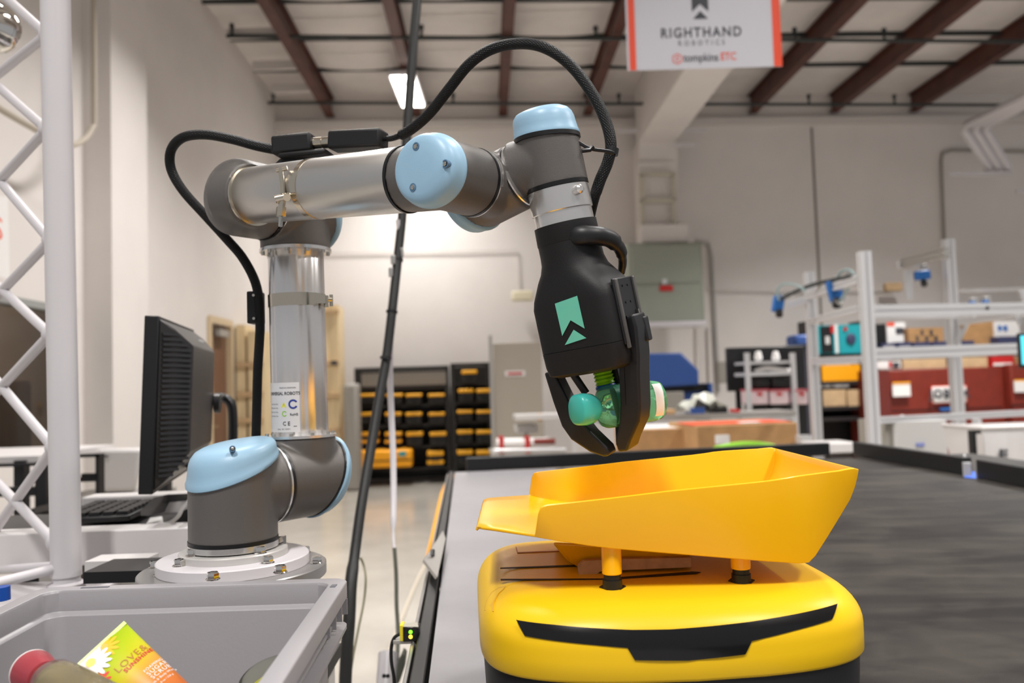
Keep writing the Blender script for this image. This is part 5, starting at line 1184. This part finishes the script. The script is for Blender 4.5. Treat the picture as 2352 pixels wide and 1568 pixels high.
# vents as ribs on the slanting side nearest the camera
for i in range(cs):
    f = .10+.80*i/(cs-1); w_ = min(1, min(f-.02, .98-f)/.16)
    pA_ = MP(.031, .007, f); pB_ = MP(.031+.050*w_, .007+.046*w_, f)
    obj('vent_rib', MB().box((pA_+pB_)/2-mdv*.001, ((pB_-pA_).length*.92, .007, hM/cs*.42), ax=((pB_-pA_).normalized(), (pB_-pA_).normalized().cross(mz), mz)), mat('vent_grey', (50, 50, 52), .35), t)
obj('emblem', MB().box(MP(.0625, .30, .885), (.002, .07, .016), ax=(mx, mdv, mz)), 'tank', t, bevel=.0005)
obj('stand_arm', MB().tube([MP(.078, .40, .50), MP(.088, .48, .515), MP(.110, .48, .48), MP(.118, .48, .38), MP(.118, .48, .10), MP(.10, .46, -.06)], .0115, 10, sub=4, flat=1.3), 'black2', t)
obj('stand_hub', MB().lathe([(.02, 0), (.024, .002), (.024, .014), (.02, .016)], MP(.082, .40, .48), mx, 24), bk, t)
obj('stand_base', MB().prism([P(322, 1172, 1.72), P(352, 1142, 1.78), P(440, 1138, 1.86), P(440, 1150, 1.84), P(360, 1156, 1.76), P(344, 1185, 1.66), P(322, 1184, 1.66)], (.01, .05, 0)), 'black2', t, bevel=.002)
obj('monitor_cable', MB().tube([MP(.055, .22, .10), MP(.075, .22, .02), MP(.11, .22, -.03), P(440, 1170, 1.6)], .006, 8, sub=5), 'rubber', t)
obj('blue_plug', MB().box(MP(.075, .25, .11), (.02, .012, .03), ax=(mx, mdv, mz)), mat('vga_blue', (40, 50, 120), .4), t, bevel=.002)
# ---- white bars of the work cell
def zb_(px, py, Y): return P(px, py, Y).z
t = thing('work_table', P(220, 1300, 1.7), 'white topped work table under the monitor and keyboard', 'table')
ztab = P(220, 1222, 1.62).z-.004
tb_ = obj('table_top', MB().prism([PZ(428, y_, ztab-.01) for y_ in (1206, 1172)]+[PZ(-250, y_, ztab-.01) for y_ in (1190, 1226)], (0, 0, -.02)), mat('table_dark', (58, 56, 56), .4), t, bevel=.002)
for (x_, y_) in ((-1.35, 2.05), (-.85, 2.05), (-.72, 1.75)): obj('leg', MB().box((x_, y_, (ztab-.03)/2), (.04, .04, ztab-.03)), 'whitebox', t)
c, s = pb(-60, 1221, 440, 1298, 1.60, .07, rad(2)); tag(obj('white_beam', MB().box(c, s, rad(3)), 'whitebox', bevel=.003), 'white square beam running left behind the truss to the robot base', 'beam')
c, s = pb(190, 1138, 438, 1192, 1.95, .07, rad(2)); tag(obj('white_beam', MB().box(c, s, rad(2)), 'whitebox', bevel=.004), 'shorter white beam behind the keyboard under the monitor', 'beam')
# keyboard
t = thing('keyboard', P(270, 1208, 1.66), 'black computer keyboard lying on the table below the monitor', 'keyboard')
kz = ztab+.004; kc = V((P(262, 1200, 1.88).x, 1.89, kz+.006))
obj('keyboard_base', MB().box(kc, (.15, .30, .012), rad(8)), 'black2', t, bevel=.003)
Rk = Matrix.Rotation(rad(8), 3, 'Z')
for i in range(5):
    for j in range(10): obj('key', MB().box(kc+Rk.col[0]*(-.056+.028*i)+Rk.col[1]*(-.128+.0285*j)+UP*.010, (.022, .022, .008), Rk), 'black2', t)
tag(obj('paper_sheet', MB().prism([P(345, 1192, 1.85), P(372, 1188, 1.88), P(376, 1206, 1.72), P(335, 1207, 1.72)], (0, 0, .003)), 'paper'), 'crumpled white sheet beside the keyboard', 'paper')
tag(obj('white_cable', MB().tube([P(*q) for q in ((350, 1206, 1.73), (385, 1202, 1.72), (408, 1187, 1.7), (420, 1165, 1.68), (434, 1150, 1.66))], .004, 8, sub=5), 'paper'), 'white cable curling from the table up to the robot base', 'cable')
tag(obj('black_adapter', MB().prism([P(*q) for q in ((420, 1172, 1.74), (440, 1165, 1.74), (440, 1206, 1.74), (395, 1208, 1.74))], (0, .06, 0)), 'rubber', bevel=.003), 'black cable bundle on the table beside the robot base', 'cable')
# lower table frame seen under the beam
t = thing('cell_frame', V((-.7, 1.25, 0)), 'white and black steel cell frame under the robot and tote', 'frame')
zt_ = zb - .05
obj('cross_bar', BXP(192, 1312, 345, 1338, 1.32, .10, 0), 'black2', t); obj('white_plate', BXP(195, 1288, 330, 1313, 1.44, .06, 0), 'whitebox', t)
obj('black_brace', MB().prism([P(325, 1290, 1.4), P(338, 1290, 1.4), P(330, 1316, 1.4), P(322, 1316, 1.4)], (0, .02, 0)), 'rubber', t)
tz_ = CZ-.42
obj('shelf_plate', MB().prism([(-.86, .5, tz_-.022), (-.28, .5, tz_-.022), (-.30, 1.40, tz_-.022), (-.86, 1.40, tz_-.022)], (0, 0, .02)), 'black2', t)
for (x_, y_) in ((-.83, .55), (-.31, .55), (-.83, 1.36), (-.33, 1.36)): obj('leg', MB().box((x_, y_, (tz_-.022)/2), (.045, .045, tz_-.022)), 'whitebox', t)
obj('dark_cabinet', BXP(48, 1300, 92, 1380, 1.9, .3, 0), 'blackgloss', t); obj('white_upright', BXP(90, 1290, 130, 1400, 1.7, .04, 0), 'whitebox', t)
tag(obj('can', MB().cyl(P(3, 1378, 1.2), P(2, 1347, 1.2), .012, seg=20), mat('blue_can', (30, 80, 170), .35)), 'blue can at the left edge by the tote', 'can')
# white tables and black frames farther back on the left
t = thing('side_table', P(60, 1240, 3.3), 'white table with black frame and clips behind the truss', 'table')
zz = P(60, 1052, 3.3).z; w3 = P(200, 1052, 3.2)
obj('table_top', MB().box((P(40, 1050, 3.4).x-.2, 3.5, zz), (.8, .6, .03)), 'whitebox', t)
obj('frame_rail', BXP(-80, 1065, 115, 1072, 3.15, .03, 0), 'black2', t)
for x0, x1, y0, y1 in ((80, 106, 1062, 1215), (219, 228, 1043, 1140), (178, 228, 1043, 1050), (180, 222, 1096, 1106), (-20, 85, 1120, 1140)): obj('frame_post', BXP(x0, y0, x1, y1, 3.05, .04, 0), 'black2', t)
for k in range(5): obj('clip', BXP(186+k*7, 1088, 189+k*7, 1100, 3.04, .03, 0), 'black2', t)
for x_ in (-1.9, -1.35): obj('leg', MB().box((x_, 3.2, zz/2), (.04, .04, zz)), 'black2', t)
t = thing('white_tub', P(270, 1130, 3.6), 'large white plastic tub standing behind the monitor', 'tub')
obj('tub_body', MB().rings([[P(232, 1130, 3.5), P(312, 1128, 3.5), P(312, 1120, 3.9), P(232, 1120, 3.9)], [P(222, 1030, 3.45), P(330, 1028, 3.45), P(330, 1028, 3.95), P(222, 1030, 3.95)]]), 'whitebox', t, bevel=.02); obj('print', BXP(236, 1046, 246, 1050, 3.44, .01, 0), 'ink', t)
c = P(270, 1130, 3.7); obj('tub_stand', MB().box((c.x, c.y, c.z/2), (.4, .3, c.z)), 'galv', t)
tag(obj('leaning_board', MB().prism([P(-10, 1200, 2.9), P(80, 1165, 2.9), P(80, 1178, 2.9), P(-10, 1215, 2.9)], (0, .3, 0)), 'table_dark' if 0 else MATS['table_dark']), 'dark strip of board leaning across the table frame at the left', 'board')
# ---- grey tote with its contents
t = thing('grey_tote', V((-.39, .75, CZ-.42)), 'grey open plastic tote in the lower left corner', 'tote')
zr = CZ-.222; zf = CZ-.40
C1 = PZ(778, 1332, zr); C2 = PZ(104, 1352, zr)      # back right, back left corners (inner-ish)
xr = (PZ(655, 1568, zr).x); xb = C1.x
def rrect(x0, x1, y0, y1, z, r, n_=5, sk=0):
    out = []
    for cx_, cy_, a0_ in ((x1-r, y0+r, -90), (x1-r, y1-r, 0), (x0+r, y1-r, 90), (x0+r, y0+r, 180)):
        for i in range(n_+1):
            a_ = rad(a0_+90*i/n_); out.append(V((cx_+r*math.cos(a_)+sk*(cy_+r*math.sin(a_)-y1), cy_+r*math.sin(a_), z)))
    return out
X0, X1, Y0_, Y1_ = C2.x-.006, C1.x+.006, .36, C1.y+.008; SK = -.05
# the shell: outside up, over the rim, inside down
mb = MB()
lo = lambda i, z, r: rrect(X0+i, X1-i, Y0_+i, Y1_-i, z, r, sk=SK)
mb.rings([lo(.018, zf-.004, .02), lo(.014, zr-.052, .022), lo(.014, zr-.020, .022), lo(-.004, zr-.018, .02), lo(-.004, zr-.001, .02), lo(-.003, zr, .02), lo(.014, zr, .018), lo(.0155, zr-.003, .018), lo(.016, zr-.024, .018), lo(.020, zr-.026, .018), lo(.022, zr-.028, .018), lo(.030, zf, .018)])
obj('tote_shell', mb, 'tote', t, angle=50, bevel=.0006)
obj('rib', MB().rings([lo(.014, zr-.054, .02), lo(-.003, zr-.053, .02), lo(-.003, zr-.049, .02), lo(.014, zr-.048, .02)], cap0=False, cap1=False), 'tote', t)
obj('rib', MB().rings([lo(.014, zr-.036, .02), lo(.002, zr-.035, .02), lo(.002, zr-.032, .02), lo(.014, zr-.031, .02)], cap0=False, cap1=False), 'tote', t)
sl = mat('rim_slot', (96, 96, 102), .5)
for (x, y, w__, d_) in ((C1.x+.000, C1.y-.028, .006, .012),): obj('rim_slot', MB().box((x, y, zr+.0003), (w__, d_, .0006)), sl, t)
for px_, py_ in ((230, 1343),): p = PZ(px_, py_, zr); obj('rim_slot', MB().box((p.x, Y1_-.006 if px_ > 100 else p.y, zr+.0003), (.032, .005, .0006)), sl, t)
for k in range(4): obj('corner_web', MB().box((C1.x+.004, C1.y-.012-.03*k, zr-.027), (.016, .0016, .018)), 'tote', t)
# foam filler the products stand on: lower products
# scrub tube standing against the back wall
tt = thing('scrub_tube', P(330, 1560, .80), 'yellow-green and orange tube of sugar scrub with a daisy, leaning in the tote', 'tube')
q0, q1 = P(282, 1424, .83), P(176, 1540, .80)           # crimp edge ends
e_dir = P(470, 1568, .79)
crA, crB = P(284, 1426, .815), P(168, 1548, .775)
mid0 = (crA+crB)/2; wv = (crA-crB)/2
endc = P(398, 1628, .775); axv = (endc-mid0); axn = axv.normalized()
wv2 = (wv-axn*wv.dot(axn)); wn = wv2.normalized(); hw_ = wv2.length
dn = wn.cross(axn); 
if dn.y > 0: dn = -dn
Lt = axv.length
def tp(a, w_, o=0): return mid0 + axn*a*Lt + wn*w_ + dn*o
def tsec(a, hw, hd, n_=32): return [tp(a, hw*math.cos(2*PI*i/n_), hd*math.sin(2*PI*i/n_)) for i in range(n_)]
tubem = bpy.data.materials.new('scrub_tube_print'); tubem.use_nodes = True; nt = tubem.node_tree; bs = nt.nodes['Principled BSDF']; bs.inputs['Roughness'].default_value = .25
at = nt.nodes.new('ShaderNodeVertexColor'); at.layer_name = 'print'; nt.links.new(at.outputs[0], bs.inputs['Base Color'])
rs = [tsec(0, hw_, .0012)]
for i in range(1, 15): a = i/14.; rs.append(tsec(a, hw_*(1-.22*a), .0012+.0195*a**.75))
mb = MB().rings(rs)
ob = obj('tube_body', mb, tubem, tt, angle=60)
ca = ob.data.color_attributes.new('print', 'FLOAT_COLOR', 'POINT'); stops = [(0, (150, 180, 14)), (.22, (172, 190, 14)), (.42, (196, 186, 30)), (.60, (206, 150, 60)), (.8, (200, 116, 50)), (1, (190, 100, 46))]
for v in ob.data.vertices:
    q = v.co + ORG[tt] - mid0; a = max(0, min(1, q.dot(axn)/Lt + .10*(q.dot(wn)/hw_)))
    for (s0, k0), (s1, k1) in zip(stops, stops[1:]):
        if a <= s1: f = (a-s0)/(s1-s0); cc_ = [k0[i]+(k1[i]-k0[i])*f for i in range(3)]; break
    ca.data[v.index].color = rgb(cc_)
obj('crimp', MB().box(tp(.0, 0), (hw_*2, .004, .0030), ax=(wn, axn, dn)), mat('lime_crimp', (160, 190, 24), .3), tt)
pearl = mat('pearl_cap', (232, 214, 206), .25)
obj('tube_cap', MB().rings([tsec(1.0, hw_*.80, .0205), tsec(1.02, hw_*.84, .0215), tsec(1.22, hw_*.80, .0215), tsec(1.26, hw_*.70, .018)]), pearl, tt)
# printed text: runs across the tube (perpendicular to its axis)
Xt = wn if wn.z > 0 else -wn; Yt = -axn
def dpt(a, w_): # front surface depth of the tube at a, w
    hw = hw_*(1-.22*a); hd = .0012+.0195*max(a, 0)**.75; return hd*math.sqrt(max(0, 1-(w_/hw)**2))
sgn = 1 if Xt.dot(wn) > 0 else -1
def tt_(s, a, w_, size, m, **k):
    def bend(x, y):
        aa = a + (-y)/Lt; ww = (w_ + x)*1; return tp(aa, sgn*ww, dpt(aa, ww)+.0004)
    text('print', s, size, m, tt, None, (1, 0, 0), (0, 0, 1), bend=bend, **k)
scm = mat('scrub_red', (196, 40, 40), .4)
tt_('LOVE&', .356, .0080, .0100, mat('scrub_brown', (170, 110, 30), .4), spacing=1.15); tt_('SUNSHINE', .425, .0110, .0062, scm, bold=.00015, spacing=1.1)
tt_('FOAMING', .575, .0150, .0042, 'paper', spacing=1.1); tt_('SUGAR', .625, .0155, .0062, 'paper', spacing=1.15); tt_('SCRUB', .682, .0150, .0062, 'paper', spacing=1.15)
tt_('Bath & Body Works', .735, .0130, .0034, 'paper'); tt_('8 oz / 226 g', .785, .0130, .0028, 'paper')
# daisies
def flower(a, w_, r, n_, m, mc, lay=0):
    for k in range(n_):
        an = 2*PI*k/n_; pts = []
        for q in range(10):
            u = q/9*2*PI; rr_ = r*(.60+.42*math.cos(u)); s__ = r*.13*math.sin(u)
            y_, x_ = rr_*math.cos(an)-s__*math.sin(an), rr_*math.sin(an)+s__*math.cos(an)
            aa = a+y_/Lt; ww = w_+x_
            if abs(ww) > hw_*.97 or aa < .01: ww = max(-hw_*.97, min(hw_*.97, ww)); aa = max(.01, aa)
            pts.append(tp(aa, sgn*ww, dpt(aa, ww)+.0003+lay+.00002*k))
        obj('petal', MB().poly(pts), m, tt)
    obj('flower_centre', MB().poly([tp(a+.25*r*math.cos(u*PI/6)/Lt, sgn*(w_+.25*r*math.sin(u*PI/6)), dpt(a, w_)+.0008+lay) for u in range(12)]), mc, tt)
flower(.055, .002, .0135, 12, mat('orange_petal', (236, 184, 40), .4), 'amber')
flower(.09, -.0150, .0180, 16, 'paper', mat('daisy_yellow', (240, 196, 30), .4), .0006); flower(.28, -.0245, .0130, 13, mat('coral_petal', (232, 80, 70), .4), 'amber')
# red capped bottle
tt = thing('red_capped_bottle', P(90, 1568, .70), 'clear bottle with a metallic red cap lying in the tote', 'bottle')
b0, b1 = P(74, 1541, .77), P(190, 1606, .70); bdn = (b1-b0).normalized()
obj('cap', MB().lathe([(.016, -.002), (.0185, 0), (.019, .003), (.0165, .018), (.0150, .030), (.012, .031)], b0, bdn, 40), mat('metallic_red', (186, 74, 84), .28, metal=.5), tt); obj('cap_rim', MB().lathe([(.0175, -.0028), (.0190, -.0012), (.0190, .0002), (.0175, 0)], b0, bdn, 40), 'paper', tt)
obj('glass_body', MB().lathe([(.010, .030), (.0125, .031), (.017, .040), (.021, .052), (.0215, .075), (.0215, .15), (.018, .155)], b0, bdn, 40), mat('clear_bottle', (222, 222, 212), .04, trans=.9, ior=1.12), tt, angle=60)
obj('liquid', MB().lathe([(.008, .043), (.015, .050), (.0185, .060), (.0190, .145), (.016, .148)], b0, bdn, 32), mat('amber_liquid', (200, 176, 96), .1, trans=.6), tt, angle=60)
for k in range(5):
    a_ = .050+.005*k; th = -.5+.22*k; Xb, Yb = frame(bdn)[:2]
    vv = (-b0.normalized()); vv = (vv-bdn*vv.dot(bdn)).normalized(); ss = bdn.cross(vv)
    pts = [b0+bdn*(a_+dx)+(vv*math.cos(th+dt)+ss*math.sin(th+dt))*(.0208) for dx, dt in ((0, -.16), (.006, -.05), (.010, .16), (.004, .06))]
    obj('leaf_print', MB().poly(pts), mat('leaf_green', (110, 190, 40), .4), tt)
# glass jar with green lid contents
tt = thing('candle_jar', P(610, 1568, .66), 'round glass jar of olive green wax in the tote corner', 'jar')
jc = P(628, 1568, .80); jn = V((-.15, -.30, .90)).normalized()
obj('glass_wall', MB().lathe([(.026, -.06), (.030, -.055), (.032, -.01), (.032, .006), (.0305, .009), (.029, .006), (.029, -.006), (.0275, -.05), (.024, -.056)], jc, jn, 48), mat('jar_glass', (225, 228, 215), .03, trans=.95, ior=1.15), tt, angle=60)
obj('wax', MB().lathe([(.0235, -.054), (.0270, -.05), (.0285, -.010), (.0283, -.006), (.01, -.0065)], jc, jn, 40), mat('olive_wax', (146, 142, 40), .25), tt, angle=60)
# hidden supports: a crumpled kraft liner on the tote floor
mb = MB(); rs = []; random.seed(5)
for i in range(12): rs.append([V((X0+.03+(X1-X0-.06)*i/11, Y0_+.04+(Y1_-Y0_-.085)*j/11, zf+.02+random.random()*.035)) for j in range(12)])
